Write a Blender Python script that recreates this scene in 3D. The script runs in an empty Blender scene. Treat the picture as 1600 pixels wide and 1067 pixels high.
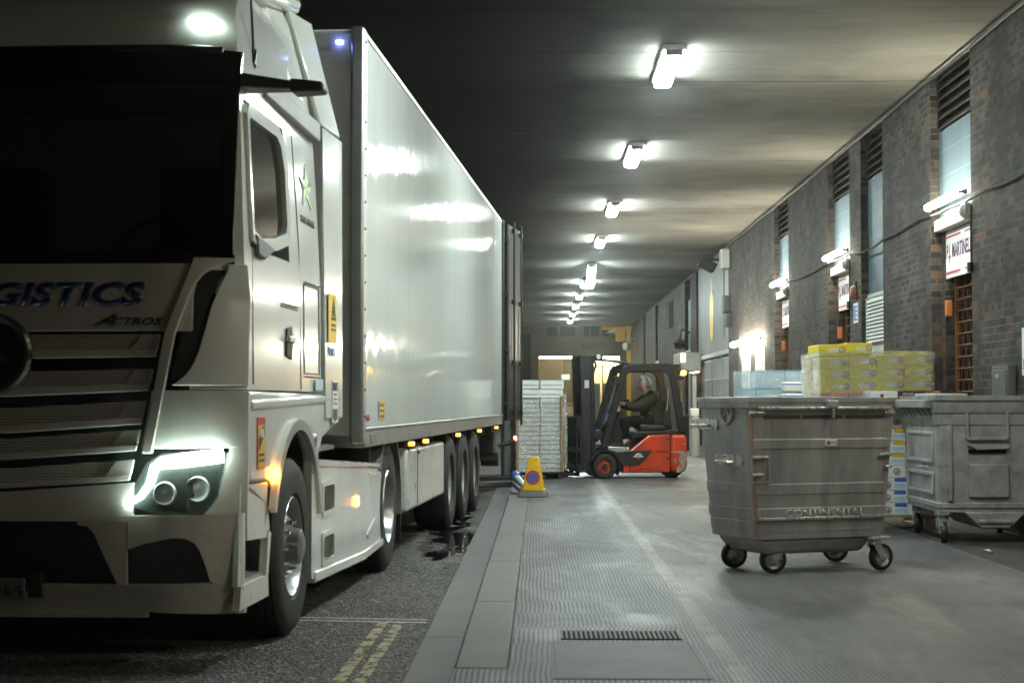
import bpy, bmesh, math, random
from math import sin, cos, pi, radians as R, atan2, sqrt
from mathutils import Vector as V, Matrix
random.seed(7)
S = bpy.context.scene
COL = S.collection

# ------------------------------------------------------------------ camera, sky, exposure
CAM_H = 1.36
cam_d = bpy.data.cameras.new('camera'); cam = bpy.data.objects.new('camera', cam_d); COL.objects.link(cam)
cam.location = (0, 0, CAM_H)
cam.rotation_euler = (R(90 + 2.0595), 0, R(0.9255))
cam_d.sensor_width = 36; cam_d.lens = 58.5
cam_d.clip_start = 0.1; cam_d.clip_end = 600
cam_d.dof.use_dof = True; cam_d.dof.focus_distance = 24.0; cam_d.dof.aperture_fstop = 5.0
S.camera = cam

world = bpy.data.worlds.new('World'); S.world = world; world.use_nodes = True
wn = world.node_tree; bg = wn.nodes['Background']
sky = wn.nodes.new('ShaderNodeTexSky'); sky.sky_type = 'NISHITA'; sky.sun_disc = False
sky.sun_elevation = R(-3.0); sky.sun_rotation = R(160)
wn.links.new(sky.outputs[0], bg.inputs[0]); bg.inputs[1].default_value = 0.05
S.view_settings.view_transform = 'Standard'; S.view_settings.look = 'None'
S.view_settings.exposure = 0.2; S.view_settings.gamma = 1.0
S.render.engine = 'CYCLES'
cy = S.cycles
cy.use_denoising = True
try: cy.denoiser = 'OPENIMAGEDENOISE'
except Exception: pass
cy.max_bounces = 8; cy.diffuse_bounces = 4; cy.glossy_bounces = 4; cy.transparent_max_bounces = 16; cy.transmission_bounces = 6
cy.sample_clamp_indirect = 6; cy.caustics_reflective = False; cy.caustics_refractive = False
cy.use_light_tree = True
cy.use_adaptive_sampling = False

# ------------------------------------------------------------------ materials
class NT:
    def __init__(s, m): s.t = m.node_tree
    def n(s, typ, **kw):
        o = s.t.nodes.new('ShaderNode' + typ)
        for k, v in kw.items(): setattr(o, k, v)
        return o
    def l(s, a, b): s.t.links.new(a, b)
    def math(s, op, a, b=None, c=None, clamp=False):
        o = s.n('Math', operation=op); o.use_clamp = clamp
        for i, x in enumerate((a, b, c)):
            if x is None: continue
            if isinstance(x, (int, float)): o.inputs[i].default_value = x
            else: s.l(x, o.inputs[i])
        return o.outputs[0]
    def mix(s, f, a, b):
        o = s.n('Mix', data_type='RGBA')
        for i, x in ((0, f), (6, a), (7, b)):
            if isinstance(x, (int, float)): o.inputs[i].default_value = x
            elif isinstance(x, tuple): o.inputs[i].default_value = (*x, 1) if len(x) == 3 else x
            else: s.l(x, o.inputs[i])
        return o.outputs[2]
    def noise(s, vec, scale, detail=4, rough=.55, dist=0):
        o = s.n('TexNoise'); o.inputs['Scale'].default_value = scale; o.inputs['Detail'].default_value = detail
        o.inputs['Roughness'].default_value = rough; o.inputs['Distortion'].default_value = dist
        if vec is not None: s.l(vec, o.inputs['Vector'])
        return o.outputs['Fac']
    def ramp(s, f, *st):
        o = s.n('ValToRGB'); e = o.color_ramp.elements
        while len(e) < len(st): e.new(.5)
        for i, (p, c) in enumerate(st):
            e[i].position = p; e[i].color = (c, c, c, 1) if isinstance(c, (int, float)) else (*c, 1)
        s.l(f, o.inputs[0]); return o.outputs[0]
    def scale(s, vec, x, y, z):
        o = s.n('Mapping'); o.inputs['Scale'].default_value = (x, y, z); s.l(vec, o.inputs[0]); return o.outputs[0]
    def bump(s, h, strength, dist, normal=None):
        o = s.n('Bump'); o.inputs['Strength'].default_value = strength; o.inputs['Distance'].default_value = dist
        s.l(h, o.inputs['Height'])
        if normal is not None: s.l(normal, o.inputs['Normal'])
        return o.outputs[0]

MATS = {}
def newmat(name):
    m = bpy.data.materials.new(name); m.use_nodes = True; MATS[name] = m
    return m, NT(m), m.node_tree.nodes['Principled BSDF']

def mat(name, col, rough=.5, metal=0., var=.25, vs=4., dirt=None, dirt_amt=.5, bump=0., bs=60., coat=0., rv=.1, spec=.5, stretch=(1, 1, 1)):
    """weathered surface: colour and gloss wander with noise; dirt = a second colour in blotches"""
    m, t, p = newmat(name)
    tc = t.n('TexCoord').outputs['Object']
    vec = t.scale(tc, *stretch)
    n1 = t.noise(vec, vs, 5, .6)
    c = t.mix(n1, tuple(x * (1 - var) for x in col), tuple(min(1, x * (1 + var)) for x in col))
    if dirt:
        n2 = t.noise(vec, vs * .6, 8, .7, .4)
        f = t.ramp(n2, (.5 - .1 * dirt_amt, 0), (.72, 1.))
        f = t.math('MULTIPLY', f, dirt_amt)
        c = t.mix(f, c, dirt)
    t.l(c, p.inputs['Base Color'])
    r = t.math('MULTIPLY_ADD', t.noise(vec, vs * 2.3, 4), rv * 2, rough - rv, True)
    t.l(r, p.inputs['Roughness'])
    p.inputs['Metallic'].default_value = metal
    p.inputs['Specular IOR Level'].default_value = spec
    if coat: p.inputs['Coat Weight'].default_value = coat; p.inputs['Coat Roughness'].default_value = .08
    if bump: t.l(t.bump(t.noise(tc, bs, 6, .6), .6, bump), p.inputs['Normal'])
    return m

def glow(name, col, strength):
    m, t, p = newmat(name)
    p.inputs['Base Color'].default_value = (.8, .8, .8, 1)
    p.inputs['Emission Color'].default_value = (*col, 1); p.inputs['Emission Strength'].default_value = strength
    return m

def glassy(name, tint, refl=.5, rough=.03, thick=.75):
    m, t, p = newmat(name)
    nt = m.node_tree
    tr = t.n('BsdfTransparent'); tr.inputs[0].default_value = (*tint, 1)
    gl = t.n('BsdfGlossy'); gl.inputs['Roughness'].default_value = rough; gl.inputs[0].default_value = (.9, .9, .9, 1)
    fr = t.n('Fresnel'); fr.inputs[0].default_value = 1.5
    mx = t.n('MixShader'); t.l(t.math('MULTIPLY', fr.outputs[0], refl), mx.inputs[0]); t.l(tr.outputs[0], mx.inputs[1]); t.l(gl.outputs[0], mx.inputs[2])
    t.l(mx.outputs[0], nt.nodes['Material Output'].inputs['Surface'])
    return m

mat('truck_white', (.8, .81, .78), .18, var=.04, vs=2, coat=.6, rv=.05, dirt=(.45, .44, .4), dirt_amt=.25)
mat('truck_white_low', (.7, .7, .66), .3, var=.06, vs=3, coat=.3, rv=.08, dirt=(.3, .28, .25), dirt_amt=.5)
mat('front_white', (.62, .59, .55), .3, var=.06, vs=3, coat=.3, dirt=(.32, .3, .27), dirt_amt=.5)
mat('black_plastic', (.012, .012, .013), .45, var=.3, vs=8, bump=.0006, bs=220)
mat('black_gloss', (.004, .004, .005), .12, var=.2)
mat('black_void', (.003, .003, .003), .9, var=.1, spec=.1)
mat('tyre', (.016, .016, .016), .72, var=.35, vs=9, dirt=(.06, .055, .05), dirt_amt=.35, bump=.002, bs=40)
mat('rim_silver', (.45, .46, .46), .32, metal=.85, var=.15, vs=9, dirt=(.12, .1, .08), dirt_amt=.5)
mat('rim_white', (.35, .36, .35), .4, metal=.3, var=.15, vs=9, dirt=(.1, .09, .08), dirt_amt=.6)
mat('chrome', (.7, .7, .7), .12, metal=1., var=.05)
mat('alu', (.5, .51, .5), .38, metal=.8, var=.1, vs=6, dirt=(.25, .24, .22), dirt_amt=.4)
mat('chassis', (.02, .019, .018), .6, var=.4, vs=6, dirt=(.07, .06, .05), dirt_amt=.5)
mat('mud_grey', (.16, .16, .16), .5, var=.15, vs=6)
mat('navy', (.01, .02, .09), .35, var=.1)
mat('ink', (.012, .012, .014), .5, var=.1)
mat('digit_grey', (.06, .06, .06), .5, var=.2)
mat('sticker_yellow', (.75, .48, .02), .4, var=.1)
mat('sticker_blue', (.05, .14, .45), .4, var=.1)
mat('sticker_red', (.5, .03, .03), .4, var=.1)
mat('sticker_white', (.7, .7, .68), .4, var=.05)
mat('star_green', (.42, .5, .05), .35, var=.15)
mat('star_dark', (.05, .06, .05), .35, var=.2)
mat('steel_galv', (.42, .42, .43), .42, metal=.35, var=.3, vs=5, dirt=(.14, .135, .135), dirt_amt=.75, bump=.0015, bs=14, rv=.12, stretch=(1.3, 1.3, .3))
mat('steel_galv_rough', (.28, .277, .275), .58, metal=.2, var=.35, vs=8, dirt=(.1, .09, .08), dirt_amt=.75, bump=.003, bs=50, rv=.1)
mat('steel_edge', (.6, .6, .58), .28, metal=.7, var=.2, vs=8)
mat('copper_rust', (.36, .24, .19), .5, metal=.5, var=.25, vs=6, dirt=(.3, .29, .28), dirt_amt=.5)
mat('rubber', (.012, .012, .012), .6, var=.3, vs=12)
mat('fork_red', (.62, .045, .008), .42, var=.12, vs=5, coat=.15, dirt=(.06, .03, .02), dirt_amt=.75, rv=.1)
mat('fork_rim', (.42, .06, .03), .5, var=.2, vs=9, dirt=(.05, .03, .02), dirt_amt=.7)
mat('fork_grey', (.022, .022, .024), .5, var=.2, vs=7, dirt=(.07, .06, .05), dirt_amt=.35, spec=.3)
mat('fork_black', (.011, .011, .0115), .5, var=.25, vs=9, dirt=(.05, .045, .04), dirt_amt=.3, spec=.3)
mat('paint_scrape', (.33, .27, .2), .6, var=.4, vs=25, dirt=(.1, .07, .05), dirt_amt=.8)
mat('carton_white', (.8, .81, .8), .6, var=.08, vs=6, dirt=(.5, .48, .45), dirt_amt=.3)
mat('carton_yellow', (.72, .6, .035), .5, var=.08, vs=6)
mat('carton_pink', (.6, .2, .16), .55, var=.1, vs=6)
mat('carton_dark', (.05, .025, .018), .5, var=.5, vs=18, dirt=(.25, .05, .015), dirt_amt=.7)
mat('carton_blue', (.48, .6, .68), .5, var=.1, vs=6)
mat('carton_faint', (.46, .46, .46), .6, var=.3, vs=40)
mat('teal_print', (.02, .2, .17), .5, var=.2)
mat('grey_print', (.2, .2, .21), .6, var=.3, vs=30)
mat('label_paper', (.66, .66, .62), .6, var=.06)
mat('logo_brown', (.22, .07, .03), .5, var=.1)
mat('cardboard', (.3, .19, .1), .75, var=.15, vs=8)
mat('wood', (.3, .21, .12), .75, var=.25, vs=6, stretch=(1, .2, 1))
mat('pallet_black', (.012, .012, .012), .6, var=.3)
mat('dark_screed', (.06, .055, .053), .7, var=.3, vs=3, dirt=(.02, .018, .017), dirt_amt=.7, bump=.004, bs=60, spec=.2)
mat('cone_yellow', (.85, .5, .01), .45, var=.08, vs=8, dirt=(.3, .18, .03), dirt_amt=.4)
mat('sign_white', (.74, .74, .72), .45, var=.04)
mat('sign_red', (.45, .03, .05), .45, var=.1)
mat('sign_purple', (.09, .02, .1), .45, var=.1)
mat('blue_panel', (.2, .31, .36), .35, var=.12, vs=3, dirt=(.12, .16, .17), dirt_amt=.45)
mat('grey_paint', (.25, .25, .24), .5, var=.15, vs=4, dirt=(.12, .11, .1), dirt_amt=.4)
mat('pale_paint', (.5, .5, .47), .5, var=.12, vs=4, dirt=(.3, .28, .25), dirt_amt=.4)
mat('cable_black', (.01, .01, .01), .6, var=.2)
mat('door_orange', (.42, .12, .03), .5, var=.2, vs=4)
mat('shutter_brown', (.17, .075, .028), .5, metal=.2, var=.3, vs=9)
mat('shutter_pane', (.45, .5, .55), .4, var=.1)
mat('gantry_yellow', (.6, .3, .01), .5, var=.15)
mat('room_cream', (.6, .52, .36), .7, var=.08)
mat('room_brown', (.2, .15, .1), .7, var=.15)
mat('concrete_brown', (.16, .13, .105), .8, var=.2, vs=1.2, dirt=(.05, .04, .035), dirt_amt=.6, bump=.004, bs=8)
mat('jacket_olive', (.026, .022, .011), .8, spec=.15, var=.4, vs=9, bump=.006, bs=22)
mat('trousers', (.006, .006, .007), .9, spec=.1, var=.3, vs=9)
mat('skin_tone', (.42, .22, .15), .5, var=.08)
mat('hair_grey', (.34, .34, .335), .7, var=.5, vs=45, bump=.01, bs=70, spec=.2)
mat('poly_bag', (.6, .6, .58), .35, var=.1)
mat('cast_iron', (.12, .115, .112), .65, spec=.25, metal=.1, var=.25, vs=5, dirt=(.07, .065, .06), dirt_amt=.6, bump=.003, bs=90)
glow('tube_cool', (.85, 1., .96), 190)
glow('fill_amber', (1., .7, .45), 30)
glow('tube_warm', (1., .95, .74), 110)
glow('tube_room', (1., .9, .55), 60)
glow('panel_lamp', (1., .98, .85), 9)
glow('drl', (.78, 1., .86), 55)
glow('amber', (1., .34, .015), 28)
glow('amber_small', (1., .42, .06), 2.2)
glow('beacon_amber', (1., .5, .02), 45)
glow('blue_lamp', (.2, .3, 1.), 8)
glow('red_lamp', (1., .12, .05), 8)
glow('exit_green', (.05, .8, .4), 1.2)
glow('exit_text', (.8, 1., .9), 2)
mat('lens_clear', (.025, .03, .028), .08, var=.1, coat=1)
mat('lens_orange', (.6, .2, .02), .2, var=.1, coat=.5)
glassy('windscreen_glass', (.19, .19, .19), .8)
glassy('cab_glass', (.12, .12, .12), 1.6)
glassy('window_clear', (.8, .82, .8), 1.)

def water_mat():
    """standing water that fills the low spots of the road: ragged, feathered outline"""
    m, t, p = newmat('water')
    p.inputs['Base Color'].default_value = (.008, .008, .008, 1); p.inputs['Roughness'].default_value = .03
    pos = t.n('NewGeometry').outputs['Position']; sp = t.n('SeparateXYZ'); t.l(pos, sp.inputs[0])
    low = t.noise(t.scale(pos, 2.2, .75, 1), 1.25, 7, .62, .6)
    edge = t.math('MULTIPLY', t.math('ABSOLUTE', t.math('ADD', sp.outputs[0], .84)), .55)
    ey = t.math('MULTIPLY', t.math('ABSOLUTE', t.math('SUBTRACT', sp.outputs[1], 16.3)), .03)
    f = t.math('SUBTRACT', t.math('SUBTRACT', low, edge), ey)
    t.l(t.ramp(f, (.385, 0), (.41, 1)), p.inputs['Alpha'])
    t.l(t.bump(t.noise(pos, 9, 2), .1, .002), p.inputs['Normal'])
water_mat()

def wrap_mat(name, tint, amt):
    """stretch film: clear, with glossy creases"""
    m, t, p = newmat(name)
    nt = m.node_tree
    tc = t.n('TexCoord').outputs['Object']
    v = t.scale(tc, 6, 6, 22)
    n = t.noise(v, 2.2, 6, .7, 1.6)
    bmp = t.bump(n, 1., .03)
    gl = t.n('BsdfGlossy'); gl.inputs['Roughness'].default_value = .12; t.l(bmp, gl.inputs['Normal'])
    df = t.n('BsdfDiffuse'); df.inputs[0].default_value = (*tint, 1)
    tr = t.n('BsdfTransparent')
    a = t.n('MixShader'); a.inputs[0].default_value = .45; t.l(gl.outputs[0], a.inputs[1]); t.l(df.outputs[0], a.inputs[2])
    f = t.ramp(n, (.42, amt * .35), (.7, amt))
    b = t.n('MixShader'); t.l(f, b.inputs[0]); t.l(tr.outputs[0], b.inputs[1]); t.l(a.outputs[0], b.inputs[2])
    t.l(b.outputs[0], nt.nodes['Material Output'].inputs['Surface'])
wrap_mat('film_clear', (.7, .7, .68), .72)
wrap_mat('film_blue', (.33, .58, .74), .8)
wrap_mat('film_pale', (.72, .73, .72), 1.0)
wrap_mat('film_white', (.75, .75, .73), .9)

def brick_mat(name, d=1.0):
    m, t, p = newmat(name)
    ge = t.n('NewGeometry'); sp = t.n('SeparateXYZ'); t.l(ge.outputs['Position'], sp.inputs[0])
    ns = t.n('SeparateXYZ'); t.l(ge.outputs['True Normal'], ns.inputs[0])
    isx = t.math('GREATER_THAN', t.math('ABSOLUTE', ns.outputs[0]), .5)
    h = t.math('ADD', t.math('MULTIPLY', sp.outputs[1], isx), t.math('MULTIPLY', sp.outputs[0], t.math('SUBTRACT', 1, isx)))
    cb = t.n('CombineXYZ'); t.l(h, cb.inputs[0]); t.l(sp.outputs[2], cb.inputs[1])
    br = t.n('TexBrick', offset=.5, offset_frequency=2, squash=.5, squash_frequency=3)
    t.l(cb.outputs[0], br.inputs['Vector'])
    for k, v in (('Scale', 1), ('Mortar Size', .006), ('Mortar Smooth', .2), ('Bias', 0), ('Brick Width', .225), ('Row Height', .075)): br.inputs[k].default_value = v
    br.inputs['Color1'].default_value = (0, 0, 0, 1); br.inputs['Color2'].default_value = (1, 1, 1, 1); br.inputs['Mortar'].default_value = (.5, .5, .5, 1)
    c = t.ramp(br.outputs['Color'], (0, (.022 * d, .019 * d, .019 * d)), (.3, (.042 * d, .036 * d, .035 * d)), (.55, (.06 * d, .051 * d, .048 * d)), (.75, (.095 * d, .083 * d, .077 * d)), (.88, (.07 * d, .054 * d, .047 * d)), (.975, (.16 * d, .085 * d, .05 * d)))
    big = t.noise(ge.outputs['Position'], .9, 5, .65)
    fine = t.noise(ge.outputs['Position'], 35, 4, .6)
    c = t.mix(t.math('MULTIPLY', t.ramp(big, (.38, 0), (.68, 1)), .8), c, (.012, .01, .0095))
    c = t.mix(t.math('MULTIPLY', t.ramp(fine, (.45, 0), (.7, 1)), .4), c, (.03, .026, .025))
    mort = t.mix(t.ramp(big, (.35, 1), (.6, 0)), (.02, .018, .017), (.16, .145, .125))
    c = t.mix(t.math('MULTIPLY', br.outputs['Fac'], .8), c, mort)
    t.l(c, p.inputs['Base Color']); p.inputs['Roughness'].default_value = .7; p.inputs['Specular IOR Level'].default_value = .12
    hgt = t.math('ADD', t.math('MULTIPLY', br.outputs['Fac'], -1), t.math('MULTIPLY', fine, .5))
    t.l(t.bump(hgt, .7, .006), p.inputs['Normal'])
brick_mat('brick')

def ceiling_mat():
    m, t, p = newmat('ceiling_concrete')
    ge = t.n('NewGeometry'); pos = ge.outputs['Position']
    sp = t.n('SeparateXYZ'); t.l(pos, sp.inputs[0])
    st = t.noise(t.scale(pos, .55, .75, 1), 1.0, 9, .62, .8)
    bl = t.noise(t.scale(pos, .16, .22, 1), 1., 4, .55, .6)
    sm = t.noise(t.scale(pos, .5, 3.2, 1), 1.3, 6, .65, .3)
    c = t.ramp(st, (.28, (.19, .178, .16)), (.5, (.27, .256, .232)), (.75, (.34, .325, .3)))
    c = t.mix(t.ramp(bl, (.36, .5), (.58, 0)), c, (.1, .092, .082))
    c = t.mix(t.math('MULTIPLY', t.ramp(sm, (.55, 0), (.75, 1)), .22), c, (.1, .09, .08))
    ln = t.noise(t.scale(pos, .25, 14, 1), 1., 3, .5, .2)
    c = t.mix(t.math('MULTIPLY', t.ramp(ln, (.66, 0), (.72, 1)), .35), c, (.5, .47, .41))
    c = t.mix(t.math('MULTIPLY', t.ramp(ln, (.28, 1), (.33, 0)), .5), c, (.05, .045, .04))
    jt = t.math('FRACT', t.math('MULTIPLY', sp.outputs[1], 1 / 6.45)); c = t.mix(t.math('MULTIPLY', t.math('LESS_THAN', jt, .006), .8), c, (.03, .027, .025))
    # darker over the lorry lane, easing off down the dock, ragged edge
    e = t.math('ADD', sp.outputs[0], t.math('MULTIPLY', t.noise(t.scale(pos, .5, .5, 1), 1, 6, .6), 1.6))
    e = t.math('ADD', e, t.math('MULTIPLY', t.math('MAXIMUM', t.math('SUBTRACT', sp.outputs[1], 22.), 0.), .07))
    lane_dark = t.ramp(t.math('MULTIPLY_ADD', e, .3, -.12), (.25, 1.), (.95, 0))
    c = t.mix(t.math('MULTIPLY', lane_dark, .97), c, (.012, .011, .01))
    # pale lime bloom along the cracks
    cr = t.noise(t.scale(pos, .55, 9, 1), .8, 6, .7, .5)
    band = t.ramp(t.noise(t.scale(pos, .0, .45, 1), 1., 1), (.6, 0), (.68, 1))
    f = t.math('MULTIPLY', t.ramp(cr, (.62, 0), (.7, 1)), band)
    c = t.mix(t.math('MULTIPLY', f, .8), c, (.55, .52, .46))
    t.l(c, p.inputs['Base Color']); p.inputs['Roughness'].default_value = .85; p.inputs['Specular IOR Level'].default_value = .04
    wv = t.n('TexWave', wave_type='BANDS', bands_direction='Y', wave_profile='SAW'); t.l(pos, wv.inputs[0]); wv.inputs['Scale'].default_value = .16; wv.inputs['Distortion'].default_value = .2
    seam = t.ramp(wv.outputs['Fac'], (0, 0), (.02, 1))
    hg = t.math('ADD', t.math('MULTIPLY', st, .6), seam)
    t.l(t.bump(hg, .6, .012), p.inputs['Normal'])
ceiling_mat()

def ribbed_mat():
    """dock paving: slabs with narrow grooves running along the dock, dirt in the grooves"""
    m, t, p = newmat('ribbed_paving')
    ge = t.n('NewGeometry'); pos = ge.outputs['Position']
    sp = t.n('SeparateXYZ'); t.l(pos, sp.inputs[0])
    wob = t.noise(t.scale(pos, 1.4, 3.2, 1), 1., 3)
    row = t.n('TexWhiteNoise', noise_dimensions='1D'); t.l(t.math('FLOOR', t.math('MULTIPLY', sp.outputs[1], 1.62)), row.inputs['W'])
    x = t.math('ADD', t.math('MULTIPLY', sp.outputs[0], 1 / .026), t.math('MULTIPLY', wob, .9))
    x = t.math('ADD', x, row.outputs['Value'])
    s_ = t.math('SINE', t.math('MULTIPLY', x, 2 * pi))
    rib = t.ramp(t.math('MULTIPLY_ADD', s_, .5, .5), (.25, 0), (.6, 1))
    wear = t.ramp(t.noise(pos, .9, 6, .65), (.36, .55), (.6, 1))
    jy = t.math('FRACT', t.math('MULTIPLY', sp.outputs[1], 1.62))
    jx = t.math('FRACT', t.math('ADD', t.math('MULTIPLY', sp.outputs[0], 1.11), .2))
    joint = t.math('MULTIPLY', t.math('GREATER_THAN', jy, .014), t.math('GREATER_THAN', jx, .006))
    fine = t.noise(pos, 60, 5, .65)
    blot = t.noise(pos, 1.7, 6, .6)
    c = t.mix(t.ramp(blot, (.3, 0), (.7, 1)), (.09, .087, .088), (.2, .195, .196))
    c = t.mix(t.math('MULTIPLY', t.ramp(fine, (.4, 0), (.7, 1)), .45), c, (.1, .095, .09))
    g = t.math('MULTIPLY', t.math('SUBTRACT', 1, rib), wear)
    c = t.mix(t.math('MULTIPLY', g, .95), c, (.02, .017, .02))
    c = t.mix(t.math('MULTIPLY', t.math('SUBTRACT', 1, joint), .7), c, (.06, .055, .05))
    c = t.mix(t.math('MULTIPLY', row.outputs['Value'], .3), c, (.09, .085, .086))
    # oil and tyre stains with ragged outlines
    sn = t.noise(t.scale(pos, 1.1, .5, 1), 1.15, 8, .68, .7)
    c = t.mix(t.math('MULTIPLY', t.ramp(sn, (.52, 0), (.64, 1)), .75), c, (.05, .044, .042))
    tyre = t.noise(t.scale(pos, 7., .12, 1), 1., 4, .6)
    c = t.mix(t.math('MULTIPLY', t.ramp(tyre, (.6, 0), (.72, 1)), .35), c, (.04, .036, .034))
    gum = t.n('TexVoronoi'); gum.inputs['Scale'].default_value = 2.6; t.l(pos, gum.inputs['Vector'])
    c = t.mix(t.math('MULTIPLY', t.math('LESS_THAN', gum.outputs['Distance'], .045), .6), c, (.04, .036, .034))
    # worn yellow line at the middle of the dock, with a few cross ticks
    lx = t.math('ABSOLUTE', t.math('SUBTRACT', sp.outputs[0], t.math('MULTIPLY_ADD', t.noise(pos, 1.3, 3), .06, .895)))
    ln = t.ramp(lx, (.035, 1), (.06, 0))
    worn = t.ramp(t.noise(pos, 3.1, 7, .7), (.36, .03), (.62, .38))
    c = t.mix(t.math('MULTIPLY', ln, worn), c, (.44, .39, .29))
    t.l(c, p.inputs['Base Color'])
    damp = t.ramp(t.noise(t.scale(pos, 1.2, .35, 1), .8, 6, .65, .5), (.48, 0), (.62, 1))
    t.l(t.math('SUBTRACT', t.math('MULTIPLY_ADD', blot, .3, .4), t.math('MULTIPLY', damp, .17)), p.inputs['Roughness']); p.inputs['Specular IOR Level'].default_value = .2
    h = t.math('ADD', t.math('MULTIPLY', rib, wear), t.math('MULTIPLY', fine, .35))
    h = t.math('MULTIPLY', h, t.math('MULTIPLY_ADD', joint, .7, .3))
    t.l(t.bump(h, .8, .006), p.inputs['Normal'])
ribbed_mat()

def smooth_floor_mat():
    m, t, p = newmat('kerb_stone')
    pos = t.n('NewGeometry').outputs['Position']
    b = t.noise(pos, 2.2, 6, .62); f = t.noise(pos, 90, 4, .6)
    c = t.mix(b, (.1, .095, .094), (.165, .158, .155)); c = t.mix(t.math('MULTIPLY', f, .45), c, (.14, .13, .13))
    sc = t.ramp(t.noise(t.scale(pos, 3, .7, 1), 2, 5, .7), (.6, 0), (.75, .6)); c = t.mix(sc, c, (.1, .085, .08))
    t.l(c, p.inputs['Base Color']); p.inputs['Roughness'].default_value = .65; p.inputs['Specular IOR Level'].default_value = .2
    t.l(t.bump(t.math('ADD', b, t.math('MULTIPLY', f, .3)), .5, .006), p.inputs['Normal'])
smooth_floor_mat()

def asphalt_mat():
    m, t, p = newmat('asphalt')
    pos = t.n('NewGeometry').outputs['Position']
    vo = t.n('TexVoronoi'); vo.inputs['Scale'].default_value = 60; t.l(pos, vo.inputs['Vector'])
    f = t.noise(pos, 45, 6, .75); b = t.noise(pos, .8, 5, .6)
    sepc = t.n('SeparateColor'); t.l(vo.outputs['Color'], sepc.inputs[0])
    c = t.ramp(sepc.outputs[0], (0, (.03, .028, .028)), (.55, (.085, .078, .075)), (.8, (.2, .185, .175)), (1, (.5, .47, .45)))
    c = t.mix(t.math('MULTIPLY', b, .6), c, (.06, .055, .053))
    old = t.noise(t.scale(pos, 1., .4, 1), 1.3, 7, .7); c = t.mix(t.math('MULTIPLY', t.ramp(old, (.5, 0), (.65, 1)), .6), c, (.03, .028, .028))
    t.l(c, p.inputs['Base Color'])
    # damp ground about the puddles
    sp = t.n('SeparateXYZ'); t.l(pos, sp.inputs[0])
    dx = t.math('MULTIPLY', t.math('ADD', sp.outputs[0], .85), 1.5); dy = t.math('MULTIPLY', t.math('SUBTRACT', sp.outputs[1], 16.2), .28)
    d = t.math('SQRT', t.math('ADD', t.math('MULTIPLY', dx, dx), t.math('MULTIPLY', dy, dy)))
    d = t.math('ADD', d, t.math('MULTIPLY', t.noise(pos, 5, 5), .5))
    wet = t.ramp(d, (.6, 1), (1.15, 0)); t.l(t.math('MULTIPLY_ADD', wet, .6, .35), p.inputs['Specular IOR Level'])
    t.l(t.math('MULTIPLY_ADD', wet, -.58, .68), p.inputs['Roughness'])
    t.l(t.bump(t.math('ADD', t.math('MULTIPLY', vo.outputs['Distance'], 1.6), f), 1., .018), p.inputs['Normal'])
asphalt_mat()

def paint_mat(name, col, thr=.45):
    """worn road paint: lets the asphalt show where it has flaked"""
    m, t, p = newmat(name)
    pos = t.n('NewGeometry').outputs['Position']
    n = t.noise(pos, 7, 8, .75); f = t.ramp(n, (thr - .06, 0), (thr + .06, 1))
    c = t.mix(t.noise(pos, 30, 4), tuple(x * .6 for x in col), col)
    t.l(c, p.inputs['Base Color']); p.inputs['Roughness'].default_value = .6
    t.l(f, p.inputs['Alpha'])
paint_mat('line_yellow', (.36, .3, .18), .465)
paint_mat('line_white', (.5, .49, .45), .4)

def trailer_mat():
    m, t, p = newmat('trailer_white')
    tc = t.n('TexCoord').outputs['Object']; sp = t.n('SeparateXYZ'); t.l(tc, sp.inputs[0])
    dr = t.noise(t.scale(tc, 1, 3.5, .12), 3, 5, .6)
    c = t.mix(dr, (.74, .76, .72), (.8, .82, .79))
    gr = t.ramp(t.noise(t.scale(tc, 1, 5, .25), 2, 6, .7), (.58, 0), (.8, .5)); c = t.mix(gr, c, (.45, .43, .38))
    fr = t.math('FRACT', t.math('MULTIPLY', sp.outputs[1], .8))
    seam = t.math('LESS_THAN', fr, .008); c = t.mix(t.math('MULTIPLY', seam, .6), c, (.3, .3, .29))
    low = t.ramp(t.math('ADD', t.math('MULTIPLY', sp.outputs[2], -1.), t.math('MULTIPLY', t.noise(t.scale(tc, 1, 3, .6), 2, 6, .7), 1.4)), (-.55, 0), (-.1, .5)); c = t.mix(t.math('MAXIMUM', 0, low), c, (.4, .38, .34))
    t.l(c, p.inputs['Base Color']); t.l(t.ramp(t.noise(t.scale(tc, .0, 14, .02), 2.6, 3, .6), (.38, .03), (.62, .1)), p.inputs['Roughness']); p.inputs['Specular IOR Level'].default_value = .32
    p.inputs['Coat Weight'].default_value = .0; p.inputs['Coat Roughness'].default_value = .05
    w = t.noise(t.scale(tc, .0, 4.5, .05), 2.4, 4, .6)
    w2 = t.noise(t.scale(tc, 1, 1, 1), 22, 3)
    h = t.math('ADD', t.math('MULTIPLY', w, 1.), t.math('MULTIPLY', w2, .06)); h = t.math('SUBTRACT', h, t.math('MULTIPLY', seam, .3))
    # each narrow strip of the skin leans a little differently
    wn = t.n('TexWhiteNoise', noise_dimensions='1D'); t.l(t.math('FLOOR', t.math('MULTIPLY', sp.outputs[1], 7.)), wn.inputs['W'])
    lean = t.math('MULTIPLY', t.math('SUBTRACT', wn.outputs['Value'], .5), t.math('MULTIPLY', t.math('SUBTRACT', sp.outputs[2], 2.5), .028))
    t.l(t.bump(h, .03, .02, t.bump(lean, 1., 1.)), p.inputs['Normal'])
trailer_mat()

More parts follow.
